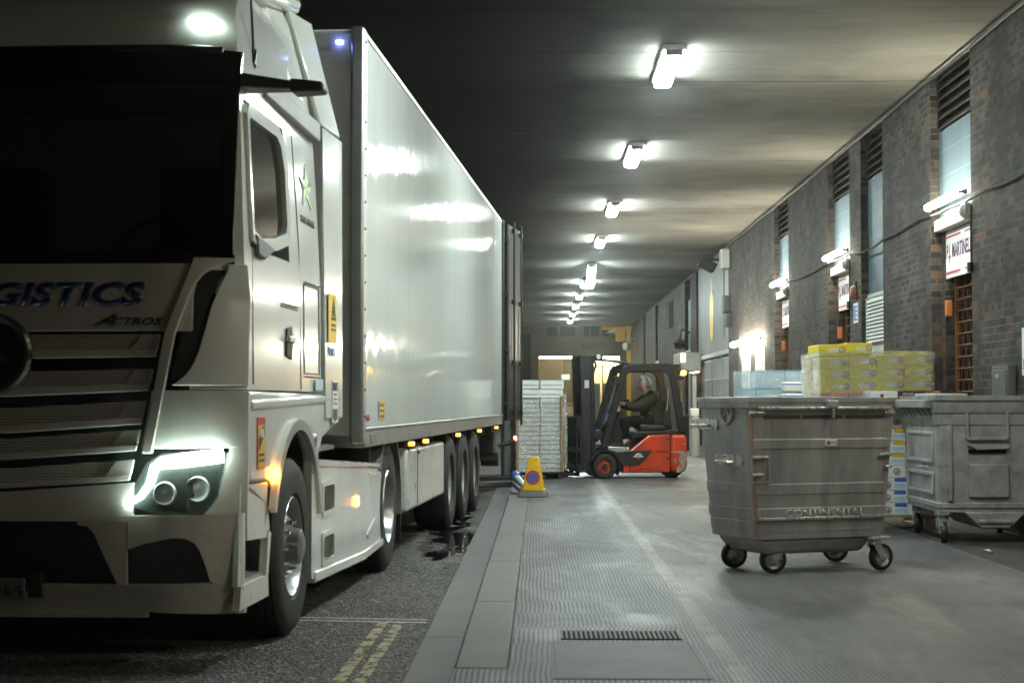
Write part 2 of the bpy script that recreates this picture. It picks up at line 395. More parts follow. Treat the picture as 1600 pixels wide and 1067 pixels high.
def perf_mat():
    """perforated grille sheet: round dark holes in staggered rows"""
    m, t, p = newmat('perforated_sheet')
    tc = t.n('TexCoord').outputs['Object']; sp = t.n('SeparateXYZ'); t.l(tc, sp.inputs[0])
    P = .0165
    zr = t.math('MULTIPLY', sp.outputs[2], 1 / (P * .87)); zi = t.math('FLOOR', zr); zf = t.math('SUBTRACT', t.math('FRACT', zr), .5)
    xr = t.math('ADD', t.math('MULTIPLY', sp.outputs[0], 1 / P), t.math('MULTIPLY', t.math('PINGPONG', zi, 1), .5)); xf = t.math('SUBTRACT', t.math('FRACT', xr), .5)
    d = t.math('SQRT', t.math('ADD', t.math('MULTIPLY', xf, xf), t.math('MULTIPLY', zf, zf)))
    hole = t.math('LESS_THAN', d, .31)
    c = t.mix(hole, (.62, .58, .53), (.004, .004, .004))
    t.l(c, p.inputs['Base Color']); p.inputs['Roughness'].default_value = .45
perf_mat()

def motif_mat():
    m, t, p = newmat('poster_art')
    tc = t.n('TexCoord').outputs['Object']
    n = t.noise(tc, 4.5, 7, .7, 1.4)
    t.l(t.ramp(n, (.5, (.7, .7, .64)), (.55, (.06, .07, .05))), p.inputs['Base Color'])
motif_mat()

def block_mat():
    m, t, p = newmat('blue_tiles')
    ge = t.n('NewGeometry'); sp = t.n('SeparateXYZ'); t.l(ge.outputs['Position'], sp.inputs[0])
    cb = t.n('CombineXYZ'); t.l(sp.outputs[1], cb.inputs[0]); t.l(sp.outputs[2], cb.inputs[1])
    br = t.n('TexBrick', offset=0.); t.l(cb.outputs[0], br.inputs['Vector'])
    for k, v in (('Scale', 1), ('Mortar Size', .008), ('Brick Width', .6), ('Row Height', .3)): br.inputs[k].default_value = v
    br.inputs['Color1'].default_value = (.06, .1, .13, 1); br.inputs['Color2'].default_value = (.08, .125, .155, 1); br.inputs['Mortar'].default_value = (.14, .19, .2, 1)
    n = t.noise(ge.outputs['Position'], 2.5, 6, .6)
    t.l(t.mix(t.math('MULTIPLY', n, .5), br.outputs['Color'], (.03, .05, .06)), p.inputs['Base Color']); p.inputs['Roughness'].default_value = .45; p.inputs['Specular IOR Level'].default_value = .25
block_mat()

# ------------------------------------------------------------------ mesh helpers
class MB:
    def __init__(s, M=None): s.v = []; s.f = []; s.mi = []; s.mats = []; s.M = M; s.cur = 0
    def mat(s, name):
        if name not in s.mats: s.mats.append(name)
        s.cur = s.mats.index(name); return s
    def add(s, vs, fs, M=None):
        o = len(s.v)
        for p in vs:
            p = V(p)
            if M is not None: p = M @ p
            if s.M is not None: p = s.M @ p
            s.v.append(p)
        for f in fs: s.f.append([i + o for i in f]); s.mi.append(s.cur)
        return s
    def box(s, x0, x1, y0, y1, z0, z1, M=None):
        vs = [(x, y, z) for z in (z0, z1) for y in (y0, y1) for x in (x0, x1)]
        return s.add(vs, [(0, 2, 3, 1), (4, 5, 7, 6), (0, 1, 5, 4), (2, 6, 7, 3), (0, 4, 6, 2), (1, 3, 7, 5)], M)
    def hull(s, bot, top):
        """prism between two equal polygons"""
        n = len(bot)
        return s.add(list(bot) + list(top), [tuple(range(n))[::-1], tuple(range(n, 2 * n))] + [(i, (i + 1) % n, n + (i + 1) % n, n + i) for i in range(n)])
    def prism(s, poly, axis, a, b):
        """poly in the plane across axis: x->(y,z) y->(x,z) z->(x,y)"""
        def mk(u, w, c): return {'x': (c, u, w), 'y': (u, c, w), 'z': (u, w, c)}[axis]
        return s.hull([mk(u, w, a) for u, w in poly], [mk(u, w, b) for u, w in poly])
    def ring(s, outer, inner, axis, a, b):
        def mk(u, w, c): return {'x': (c, u, w), 'y': (u, c, w), 'z': (u, w, c)}[axis]
        n = len(outer)
        vs = [mk(*p, c) for c in (a, b) for p in outer] + [mk(*p, c) for c in (a, b) for p in inner]
        O0, O1, I0, I1 = 0, n, 2 * n, 3 * n; fs = []
        for i in range(n):
            j = (i + 1) % n
            fs += [(O0 + i, O0 + j, O1 + j, O1 + i), (I0 + i, I1 + i, I1 + j, I0 + j), (O1 + i, O1 + j, I1 + j, I1 + i), (O0 + i, I0 + i, I0 + j, O0 + j)]
        return s.add(vs, fs)
    def cyl(s, a, b, r0, r1=None, n=16, caps=True):
        a = V(a); b = V(b); r1 = r0 if r1 is None else r1
        d = (b - a).normalized(); u = d.orthogonal().normalized(); w = d.cross(u)
        vs = [a + (u * cos(2 * pi * i / n) + w * sin(2 * pi * i / n)) * r0 for i in range(n)] + [b + (u * cos(2 * pi * i / n) + w * sin(2 * pi * i / n)) * r1 for i in range(n)]
        fs = [(i, (i + 1) % n, n + (i + 1) % n, n + i) for i in range(n)]
        if caps: fs += [tuple(range(n))[::-1], tuple(range(n, 2 * n))]
        return s.add(vs, fs)
    def tube(s, path, r, n=8, closed=False):
        path = [V(p) for p in path]; m = len(path); vs = []; rr = r if isinstance(r, (list, tuple)) else [r] * m
        pu = None
        for k, p in enumerate(path):
            if closed: d = path[(k + 1) % m] - path[k - 1]
            else: d = path[min(k + 1, m - 1)] - path[max(k - 1, 0)]
            d.normalize()
            u = d.orthogonal().normalized() if pu is None else (pu - d * pu.dot(d)).normalized()
            pu = u; w = d.cross(u)
            vs += [p + (u * cos(2 * pi * i / n) + w * sin(2 * pi * i / n)) * rr[k] for i in range(n)]
        fs = []
        for k in range(m if closed else m - 1):
            o = k * n; q = ((k + 1) % m) * n
            fs += [(o + i, o + (i + 1) % n, q + (i + 1) % n, q + i) for i in range(n)]
        if not closed: fs += [tuple(range(n))[::-1], tuple(range((m - 1) * n, m * n))]
        return s.add(vs, fs)
    def lathe(s, prof, c, axis='x', n=32, closed=False):
        """prof: (radius, along) pairs"""
        vs = []; c = V(c)
        for k in range(n):
            a = 2 * pi * k / n
            for r, h in prof:
                p = {'x': V((h, r * cos(a), r * sin(a))), 'y': V((r * cos(a), h, r * sin(a))), 'z': V((r * cos(a), r * sin(a), h))}[axis]
                vs.append(c + p)
        m = len(prof); fs = []
        for k in range(n):
            o = k * m; q = ((k + 1) % n) * m
            for i in range(m if closed else m - 1): fs.append((o + i, o + (i + 1) % m, q + (i + 1) % m, q + i))
        return s.add(vs, fs)
    def grid(s, rows, thick=None):
        """rows of points; optional backward offset vector makes it a closed slab"""
        nr, nc = len(rows), len(rows[0]); vs = [p for r in rows for p in r]
        fs = [(i * nc + j, i * nc + j + 1, (i + 1) * nc + j + 1, (i + 1) * nc + j) for i in range(nr - 1) for j in range(nc - 1)]
        if thick is not None:
            o = len(vs); t = V(thick); vs = vs + [V(p) + t for p in vs]
            fs = fs + [tuple(o + k for k in f[::-1]) for f in fs]
            rim = [(0, j) for j in range(nc)] + [(i, nc - 1) for i in range(1, nr)] + [(nr - 1, j) for j in range(nc - 2, -1, -1)] + [(i, 0) for i in range(nr - 2, 0, -1)]
            idx = [i * nc + j for i, j in rim]
            for a, b in zip(idx, idx[1:] + idx[:1]): fs.append((b, a, o + a, o + b))
        return s.add(vs, fs)
    def build(s, name, m=None, parent=None, world=False, bev=0, seg=2, smooth=35, recalc=True):
        if not s.mats: s.mats = [m or 'grey_paint']
        me = bpy.data.meshes.new(name); me.from_pydata([tuple(p) for p in s.v], [], s.f)
        for mm in s.mats: me.materials.append(MATS[mm])
        me.polygons.foreach_set('material_index', s.mi)
        if recalc:
            bm = bmesh.new(); bm.from_mesh(me); bmesh.ops.recalc_face_normals(bm, faces=bm.faces); bm.to_mesh(me); bm.free()
        me.polygons.foreach_set('use_smooth', [True] * len(me.polygons)); me.set_sharp_from_angle(angle=R(smooth))
        o = bpy.data.objects.new(name, me); COL.objects.link(o)
        if bev:
            b = o.modifiers.new('bevel', 'BEVEL'); b.width = bev; b.segments = seg; b.limit_method = 'ANGLE'; b.angle_limit = R(40); b.harden_normals = False
        if parent is not None: setpar(o, parent, world)
        return o

def setpar(o, parent, world=False):
    o.parent = parent
    if world:
        root = parent
        M = Matrix.Identity(4)
        chain = []
        while root is not None: chain.append(root); root = root.parent
        for r in reversed(chain): M = M @ r.matrix_parent_inverse @ Matrix.LocRotScale(r.location, r.rotation_euler, r.scale)
        o.matrix_parent_inverse = M.inverted()

def tag(o, label=None, cat=None, group=None, kind=None):
    if label: o['label'] = label
    if cat: o['category'] = cat
    if group: o['group'] = group
    if kind: o['kind'] = kind
    return o
def thing(name, label, cat, loc=(0, 0, 0), rz=0., group=None, rot=None):
    o = bpy.data.objects.new(name, None); COL.objects.link(o); o.empty_display_size = .1
    o.location = loc; o.rotation_euler = rot or (0, 0, rz)
    return tag(o, label, cat, group)
def dup(root, loc=None, rz=None, label=None, parent=None):
    c = root.copy(); COL.objects.link(c)
    if loc is not None: c.location = loc
    if rz is not None: c.rotation_euler = (0, 0, rz) if not isinstance(rz, tuple) else rz
    if label: c['label'] = label
    if parent is not None: c.parent = parent
    for ch in KIDS.get(root.name, []) or [x for x in root.children]: dup(ch, parent=c)
    return c
KIDS = {}

def text(s, m, parent, org, right, up, h, width=None, bold=0., shear=0., ext=.002, name='lettering', align='L', world=False):
    cu = bpy.data.curves.new('t', 'FONT'); cu.body = s; cu.offset = bold; cu.shear = shear; cu.extrude = 0; cu.resolution_u = 3; cu.space_character = 1.02
    ob = bpy.data.objects.new('t', cu); COL.objects.link(ob)
    dg = bpy.context.evaluated_depsgraph_get(); dg.update()
    me = bpy.data.meshes.new_from_object(ob.evaluated_get(dg)); bpy.data.objects.remove(ob); bpy.data.curves.remove(cu)
    xs = [v.co.x for v in me.vertices]; ys = [v.co.y for v in me.vertices]
    x0, x1, y0, y1 = min(xs), max(xs), min(ys), max(ys)
    sy = h / (y1 - y0); sx = sy if width is None else width / (x1 - x0)
    W = (x1 - x0) * sx; sh = {'L': 0, 'R': -W, 'C': -W / 2}[align]
    org = V(org); rt = V(right).normalized(); upv = V(up).normalized(); nn = rt.cross(upv)
    n0 = len(me.vertices)
    for v in me.vertices: v.co = org + rt * ((v.co.x - x0) * sx + sh) + upv * ((v.co.y - y0) * sy) + nn * ext
    me.materials.clear(); me.materials.append(MATS[m])
    bm = bmesh.new(); bm.from_mesh(me)
    r = bmesh.ops.extrude_face_region(bm, geom=bm.faces[:])
    bmesh.ops.translate(bm, vec=-nn * ext * .9, verts=[g for g in r['geom'] if isinstance(g, bmesh.types.BMVert)])
    bmesh.ops.recalc_face_normals(bm, faces=bm.faces)
    bm.to_mesh(me); bm.free(); me.name = name
    o = bpy.data.objects.new(name, me); COL.objects.link(o)
    if parent is not None: setpar(o, parent, world)
    return o

def rrect(x0, x1, y0, y1, r, n=4):
    pts = []
    for cx, cy_, a in ((x1 - r, y1 - r, 0), (x0 + r, y1 - r, 90), (x0 + r, y0 + r, 180), (x1 - r, y0 + r, 270)):
        for k in range(n + 1): t = R(a + 90 * k / n); pts.append((cx + r * cos(t), cy_ + r * sin(t)))
    return pts
def inset(poly, d):
    c = V((sum(p[0] for p in poly) / len(poly), sum(p[1] for p in poly) / len(poly))); out = []; n = len(poly)
    for i in range(n):
        p = V(poly[i]); a = (p - V(poly[i - 1])).normalized(); b = (V(poly[(i + 1) % n]) - p).normalized()
        na = V((-a.y, a.x)); nb = V((-b.y, b.x)); m = (na + nb)
        if m.length < 1e-4: m = na
        m.normalize(); k = d / max(.4, m.dot(na)); q = p + m * k
        if (q - c).length > (p - c).length and d > 0 or (q - c).length < (p - c).length and d < 0: q = p - m * k
        out.append((q.x, q.y))
    return out
def lerp_tab(tab, x):
    if x <= tab[0][0]: return tab[0][1]
    for (a, b), (c, d) in zip(tab, tab[1:]):
        if x <= c: return b + (d - b) * (x - a) / (c - a)
    return tab[-1][1]
def skin(name, pts, edges, m, parent=None, root=0, sub=2, world=False, loc=(0, 0, 0)):
    """limbs grown from a skeleton: pts = (x,y,z,r) or (x,y,z,rx,ry)"""
    bm = bmesh.new(); lay = bm.verts.layers.skin.verify(); vs = []
    for i, p in enumerate(pts):
        v = bm.verts.new(p[:3]); v[lay].radius = (p[3], p[4] if len(p) > 4 else p[3]); v[lay].use_root = (i == root); vs.append(v)
    for a, b in edges: bm.edges.new((vs[a], vs[b]))
    me = bpy.data.meshes.new(name); bm.to_mesh(me); bm.free(); me.materials.append(MATS[m])
    o = bpy.data.objects.new(name, me); COL.objects.link(o); o.location = loc
    k = o.modifiers.new('skin', 'SKIN'); k.use_smooth_shade = True
    q = o.modifiers.new('sub', 'SUBSURF'); q.levels = sub; q.render_levels = sub
    if parent is not None: setpar(o, parent, world)
    return o

# ================================================================== THE SETTING
Z_D = .11; X_W = 4.5; Z_C = 5.09; X_L = 1.42
MB().box(-60, 60, -40, 160, -.3, 0).build('road', 'asphalt')['kind'] = 'structure'
b = MB(); y = -6.0
while y < 83:
    L = 5.2; b.box(-.66, -.402, y + .002, y + L - .002, -.05, .012); y += L
b.build('gutter', 'kerb_stone', bev=.006, seg=1)['kind'] = 'structure'
b = MB(); y = 7.86
while y < 83:
    L = (1.15, 2.6, 2.1, 1.7, 2.4, 1.3)[int(y * 7) % 6]; b.box(-.40, -.147, y + .003, y + L - .003, -.05, Z_D + .002); y += L
b.build('kerb', 'kerb_stone', bev=.012)['kind'] = 'structure'
b = MB(); b.box(-.143, 4.9, -6, 83, -.1, Z_D); b.box(-.398, -.1435, -6, 7.85, -.1, Z_D)
b.build('pavement', 'ribbed_paving')['kind'] = 'structure'

MB().box(3.56, X_W, -5.9, 39.4, Z_D - .02, Z_D + .004).build('channel', 'dark_screed')['kind'] = 'structure'

def sheet(name, quad, z, m, kind='structure'):
    o = MB().add([(x, y_, z) for x, y_ in quad], [(0, 1, 2, 3)]).build(name, m); o['kind'] = kind; return o
sheet('road_marking', [(-.945, 2), (-.875, 2), (-.825, 10.26), (-.885, 10.26)], .004, 'line_yellow')
sheet('road_marking', [(-1.06, 2), (-.99, 2), (-.925, 10.26), (-.99, 10.26)], .004, 'line_yellow')
sheet('road_marking', [(-2.3, 10.44), (-.69, 10.24), (-.69, 10.285), (-2.3, 10.485)], .005, 'line_white')
sheet('road_marking', [(-1.55, 10.48), (-.69, 10.375), (-.69, 10.41), (-1.55, 10.52)], .005, 'line_white')

sheet('puddle', [(-1.45, 13.6), (-.665, 13.6), (-.665, 21.4), (-1.45, 21.4)], .006, 'water')

# ceiling slab over lane and dock
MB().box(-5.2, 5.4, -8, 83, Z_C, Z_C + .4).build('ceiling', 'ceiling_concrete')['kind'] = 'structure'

# ------------------------------------------------------------------ the long brick warehouse wall
wh = thing('warehouse', 'long dark brick market building with recessed shuttered bays along the dock', 'building', (X_W, 15, Z_D))
PIERS = [(-6, 17.34), (19.11, 21.78), (23.26, 24.1), (25.9, 30.0), (31.8, 39.5), (47.6, 49.4), (51.3, 62.6), (64.3, 70.0), (71.8, 83.0)]
for a, c in PIERS: MB().box(X_W, X_W + .6, a, c, Z_D - .1, Z_C).build('brick_pier', 'brick', wh, True)
def W(name, m, x0, x1, y0, y1, z0, z1, bev=0): return MB().box(x0, x1, y0, y1, z0, z1).build(name, m, wh, True, bev=bev)
BAYS = [(17.34, 19.11, 'shop'), (21.78, 23.26, 'vent'), (24.1, 25.9, 'shop'), (30.0, 31.8, 'door'), (49.4, 51.3, 'tall'), (62.6, 64.3, 'tall'), (70.0, 71.8, 'tall')]
def louvre(a, c, z0, z1, x, m='chassis', pitch=.11):
    b = MB(); z = z0 + pitch * .6
    while z < z1 - .03:
        b.prism([(x - .07, z - .045), (x - .055, z - .045), (x + .02, z + .04), (x + .005, z + .04)], 'y', a + .03, c - .03); z += pitch
    for yy in (a, c - .03): b.box(x - .06, x + .03, yy, yy + .03, z0, z1)
    b.box(x + .03, x + .04, a, c, z0, z1)
    return b.build('louvre', m, wh, True)
for a, c, k in BAYS:
    e = .001
    louvre(a + e, c - e, 4.44, Z_C, 4.64)
    if k in ('shop', 'door'):
        W('window_panel', 'blue_tiles', 4.6, 4.64, a + e, c - e, 3.42, 4.44)
        W('lintel', 'pale_paint', 4.53, 4.75, a + e, c - e, 3.29, 3.42, .008)
        W('reveal', 'brick', 4.62, 5.0, c - .16, c - e, Z_D, 3.29) if k == 'shop' else None
        W('dark_doorway', 'black_void', 5.0, 5.02, a + e, c - e, Z_D, 3.29)
        if k == 'door':
            W('door', 'door_orange', 4.64, 4.7, a + .05, c - .9, Z_D, 2.70, .006)
        # open grille shutter: horizontal rods held by pairs of links
        sh = MB(); z = Z_D + .06; q = 0
        y0, y1 = a + .02, c - .18
        while z < 2.72:
            sh.cyl((4.74, y0, z), (4.74, y1, z), .008, n=6)
            y = y0 + .1 + (.12 if q % 2 else 0)
            while y < y1 - .06:
                sh.add([(4.74, y - .06, z + .13), (4.74, y - .048, z + .13), (4.74, y - .018, z), (4.74, y - .03, z)], [(0, 1, 2, 3)]); sh.add([(4.74, y + .06, z + .13), (4.74, y + .048, z + .13), (4.74, y + .018, z), (4.74, y + .03, z)], [(0, 1, 2, 3)])
                sh.box(4.735, 4.745, y - .035, y + .035, z - .008, z + .01); y += .24
            z += .13; q += 1
        sg = sh.build('roller_shutter', 'shutter_brown', wh, True)
        pn = MB(); z = Z_D + .1
        while z < 2.3: pn.box(4.80, 4.81, a + .05, a + .2, z, z + .1); z += .155
        pn.build('window_pane', 'shutter_pane', wh, True)
        W('shutter_guide', 'shutter_brown', 4.72, 4.76, c - .20, c - .175, Z_D, 2.75)
        W('junction_box', 'door_orange', 4.60, 4.66, c - .3, c - .2, 2.32, 2.5, .006)
    elif k == 'vent':
        W('window_panel', 'blue_tiles', 4.6, 4.64, a + e, c - e, 2.84, 4.44)
        W('vent_frame', 'pale_paint', 4.585, 4.64, a + e, c - e, 2.79, 2.84)
        louvre(a + e, c - e, 2.18, 2.79, 4.62, 'sign_white', .05)
        W('door', 'pale_paint', 4.6, 4.64, a + e, c - e, Z_D, 2.18, .004)
    else:
        W('window_panel', 'blue_tiles', 4.6, 4.64, a + e, c - e, 2.9, 4.44)
        W('sill', 'pale_paint', 4.5, 4.66, a + e, c - e, 2.80, 2.9, .008)
        W('door', 'grey_paint', 4.6, 4.64, a + e, c - e, Z_D, 2.80)
# metal cladding bay with double doors
b = MB(); y = 39.52
while y < 47.5:
    b.box(4.56, 4.62, y, y + .26, 2.62, Z_C); b.box(4.575, 4.62, y + .26, y + .34, 2.62, Z_C); y += .34
b.box(4.62, 4.65, 39.5, 47.6, 2.5, Z_C)
b.build('cladding', 'grey_paint', wh, True)
W('lintel', 'pale_paint', 4.5, 4.66, 39.51, 47.59, 2.5, 2.615, .01)
for y0 in (40.1, 42.0, 44.2):
    d = W('door', 'grey_paint', 4.6, 4.64, y0, y0 + 1.75, Z_D, 1.9)
    f = MB()
    for k in range(5): f.box(4.57, 4.6, y0 + k * .43 - .02, y0 + k * .43 + .04, Z_D, 2.48)
    for z in (1.0, 1.9, 2.42): f.box(4.575, 4.598, y0, y0 + 1.75, z, z + .06)
    setpar(f.build('frame', 'pale_paint'), d, True)
    setpar(MB().box(4.61, 4.62, y0, y0 + 1.75, 1.9, 2.5).build('pane', 'shutter_pane'), d, True)
W('door_surround', 'concrete_brown', 4.64, 4.66, 39.5, 47.6, Z_D, 2.5)
# crest painted on the cladding
cb = MB()
for (yc, zc, hy, hz) in ((43.9, 3.55, .5, .32), (43.9, 3.2, .42, .26), (43.9, 3.95, .34, .36), (43.9, 4.35, .16, .28), (43.55, 3.7, .18, .45), (44.25, 3.7, .18, .45)):
    cb.prism([(yc + hy * cos(2 * pi * i / 7), zc + hz * sin(2 * pi * i / 7)) for i in range(7)], 'x', 4.553 - .001 * zc, 4.559)
cb.build('crest', 'sticker_yellow', wh, True)
W('window', 'black_void', 4.494, 4.52, 55.6, 57.6, 3.85, 4.75)
# capping and conduit along the ceiling line
b = MB(); b.tube([(X_W - .03, y, Z_C - .06 + .012 * sin(y * 1.7)) for y in range(6, 83, 2)], .018, 6)
b.build('conduit', 'cable_black', wh, True)
tag(MB().tube([(4.44, 40.0, 4.9), (4.44, 40.0, 2.9)], .03, 6).build('drain_pipe', 'grey_paint'), 'thin grey pipe running down the brickwork by the metal cladding', 'pipe')

# sagging cable
pts = [(12.0, 3.6), (15.35, 3.46), (16.6, 3.475), (18.2, 3.46), (19.6, 3.5), (21.6, 3.46), (22.6, 3.42), (24.0, 3.47), (25.8, 3.5), (27.8, 3.47), (29.6, 3.5), (31.5, 3.5)]
fine = []
for (a, za), (c, zc) in zip(pts, pts[1:]):
    for k in range(4): u = k / 4; fine.append((X_W - .03, a + (c - a) * u, za + (zc - za) * (3 * u * u - 2 * u ** 3) - .02 * sin(pi * u)))
tag(MB().tube(fine, .014, 6).build('cable', 'cable_black'), 'black cable sagging along the brick wall between the tube lamps', 'cable')

# ------------------------------------------------------------------ shop signs, wall lamps
def shop_sign(y0, y1, z0, z1, label):
    t = thing('shop_sign', label, 'sign', (4.66, (y0 + y1) / 2, z0), group='shop signs over the shutters')
    MB().box(4.63, 4.66, y0, y1, z0, z1).build('board', 'sign_white', t, True, bev=.004)
    for z in (z0 + .05, z1 - .075):
        for ya, yb in ((y0 + .06, y0 + .74), (y1 - .68, y1 - .06)): MB().box(4.624, 4.631, ya, yb, z, z + .022).build('border', 'sign_red', t, True)
    text('P.J. MARTINELLI', 'sign_purple', t, (4.628, y1 - .07, z0 + .17), (0, -1, 0), (0, 0, 1), .21, width=1.12, bold=.022, world=True)
    return t
shop_sign(17.36, 18.98, 2.745, 3.275, 'white shop sign over the shutter nearest the bins')
shop_sign(24.12, 25.78, 2.745, 3.275, 'white shop sign over the bay beside the small blue notice')
shop_sign(30.02, 31.7, 2.745, 3.275, 'white shop sign above the orange door, farthest of the three')

def wall_lamp(x, y0, y1, z, label, m='tube_warm', grp='tube lamps on the brick wall', r=.042):
    t = thing('wall_lamp', label, 'lamp', (x + .05, (y0 + y1) / 2, z), group=grp)
    MB().box(x + .01, x + .05, y0 + .02, y1 - .02, z - .025, z + .03).build('housing', 'grey_paint', t, True, bev=.01)
    MB().cyl((x - .03, y0 + .03, z), (x - .03, y1 - .03, z), r, n=10).build('tube', m, t, True)
    e = MB()
    for yy in (y0 + .0, y1 - .03): e.box(x - .05, x + .0095, yy, yy + .03, z - .02, z + .02)
    e.build('end_cap', 'grey_paint', t, True)
    return t
wall_lamp(4.46, 17.5, 19.0, 3.56, 'lit fluorescent tube over the shop sign nearest the bins')
wall_lamp(4.46, 24.2, 25.8, 3.56, 'lit fluorescent tube over the shop sign beside the blue notice')
wall_lamp(4.46, 30.1, 31.7, 3.56, 'lit fluorescent tube over the sign of the orange door')
wall_lamp(4.38, 33.2, 37.4, 2.62, 'long glaring double tube low on the brick wall over the posters', r=.06)
for yy, z, s in ((17.42, 3.36, 'nearest the bins'), (24.2, 3.36, 'beside the small blue notice'), (30.1, 3.36, 'by the orange door')):
    t = thing('security_lamp', 'small round unlit bulkhead lamp under the tube ' + s, 'lamp', (4.5, yy, z), group='bulkhead lamps')
    MB().lathe([(.0, -.11), (.05, -.1), (.085, -.06), (.09, 0)], (4.52, yy + .06, z), 'x', 16).build('dome', 'grey_paint', t, True)
    MB().box(4.52, 4.56, yy, yy + .12, z - .06, z + .06).build('base', 'pale_paint', t, True)
for yy, s in ((17.32, 'first'), (24.08, 'second')):
    t = thing('cable_drop', 'black cable and small lamp head hanging at the edge of the %s shop sign' % ('nearest' if s == 'first' else 'second'), 'cable', (4.49, yy, 2.75))
    MB().tube([(4.485, yy - .03, 3.4), (4.485, yy - .03, 2.8)], .011, 6).build('pipe', 'cable_black', t, True)
    MB().cyl((4.47, yy - .03, 2.8), (4.47, yy - .03, 2.7), .03, n=10).build('head', 'cable_black', t, True)
t = thing('notice', 'small blue and white notice on the narrow brick pier', 'sign', (4.49, 23.6, 2.47))
MB().box(4.485, 4.499, 23.45, 23.78, 2.47, 2.75).build('board', 'sign_white', t, True)
n_ = MB(); n_.box(4.481, 4.4855, 23.62, 23.75, 2.5, 2.72)
for k in range(4): n_.box(4.481, 4.4855, 23.48, 23.6, 2.5 + k * .06, 2.53 + k * .06)
n_.build('print', 'sticker_blue', t, True)
t = thing('alarm_bell', 'dark red alarm bell on the narrow brick pier above the notice', 'alarm', (4.49, 23.62, 2.86))
MB().lathe([(0, -.09), (.07, -.085), (.1, -.05), (.105, -.02), (.06, -.015), (.06, 0)], (4.5, 23.62, 2.9), 'x', 16).build('gong', 'logo_brown', t, True)
MB().box(4.47, 4.5, 23.56, 23.68, 2.99, 3.05).build('bracket', 'cable_black', t, True)
t = thing('wall_sign', 'pale blue white sign on the brick wall at the frame edge above the bins', 'sign', (4.49, 15.2, 1.6))
MB().box(4.48, 4.499, 14.9, 15.5, 1.6, 2.04).build('board', 'sign_white', t, True)
MB().box(4.476, 4.4805, 14.95, 15.45, 1.65, 1.75).build('stripe', 'sticker_blue', t, True)
t = thing('meter_cupboard', 'grey steel meter cupboard low on the brick wall behind the bin', 'cupboard', (4.45, 16.0, 1.0))
MB().box(4.42, 4.5, 15.76, 16.32, .95, 1.70).build('case', 'cast_iron', t, True, bev=.008)
MB().box(4.408, 4.4205, 15.8, 16.28, 1.0, 1.66).build('door', 'cast_iron', t, True, bev=.006)
MB().box(4.395, 4.409, 16.0, 16.1, 1.58, 1.62).build('handle', 'steel_edge', t, True)
for y0, s in ((33.15, 'right'), (35.4, 'left')):
    t = thing('poster', 'pale poster with dark branching picture under the long lamp, %s' % ('nearer the orange door' if s == 'right' else 'nearer the metal doors'), 'poster', (4.49, y0 + .6, .9))
    MB().box(4.478, 4.499, y0, y0 + 1.35, .9, 2.45).build('board', 'sign_white', t, True)
    MB().box(4.472, 4.4785, y0 + .18, y0 + 1.2, .98, 2.2).build('picture', 'poster_art', t, True)
# flood lamp, camera, junction boxes by the cladding
t = thing('flood_lamp', 'black unlit flood lamp on a bracket under the ceiling beside the cladding', 'lamp', (4.4, 40.6, 4.55))
MB(Matrix.Translation((4.12, 40.6, 4.68)) @ Matrix.Rotation(R(28), 4, 'Y')).box(-.22, .2, -.2, .2, -.12, .12).build('head', 'cable_black', t, True, bev=.03)
MB().tube([(4.5, 40.6, 4.8), (4.15, 40.6, 4.82)], .03, 6).build('bracket', 'cable_black', t, True)
t = thing('control_box', 'pale control box on the wall at the ceiling beside the flood lamp', 'box', (4.45, 39.4, 4.6))
MB().box(4.3, 4.5, 39.2, 39.62, 4.5, 4.95).build('case', 'pale_paint', t, True, bev=.02)
MB().box(4.29, 4.3005, 39.26, 39.56, 4.55, 4.9).build('lid', 'grey_paint', t, True)
t = thing('control_box', 'dark pair of switch boxes halfway up the wall beside the cladding', 'box', (4.45, 39.4, 3.3))
MB().box(4.36, 4.5, 39.2, 39.6, 3.45, 3.85).build('case', 'cast_iron', t, True, bev=.02)
MB().box(4.38, 4.5, 38.95, 39.3, 3.1, 3.42).build('case', 'cast_iron', t, True, bev=.02)
t = thing('security_lamp', 'dark security lamp hanging from its bracket beside the projecting canopy', 'lamp', (4.3, 49.5, 3.0))
MB().tube([(4.5, 49.6, 3.4), (4.25, 49.6, 3.5), (4.2, 49.6, 3.2)], .03, 6).build('bracket', 'cable_black', t, True)
MB().lathe([(0, -.2), (.16, -.16), (.2, 0), (.1, .1), (0, .12)], (4.2, 49.6, 3.1), 'z', 14).build('head', 'cable_black', t, True)

t = thing('lit_canopy', 'silver box canopy with a lit underside projecting from the wall', 'canopy', (4.2, 47.5, 2.2))
MB().prism([(3.92, 2.28), (3.92, 2.72), (4.5, 2.72), (4.5, 2.2), (4.2, 2.18)], 'y', 46.2, 48.6).build('case', 'alu', t, True, bev=.02)
MB().add([(3.98, 46.3, 2.262), (3.98, 48.5, 2.262), (4.48, 48.5, 2.175), (4.48, 46.3, 2.175)], [(0, 1, 2, 3)]).build('diffuser', 'panel_lamp', t, True)
MB().box(3.94, 4.06, 46.185, 46.2005, 2.45, 2.68).build('sign_plate', 'panel_lamp', t, True)

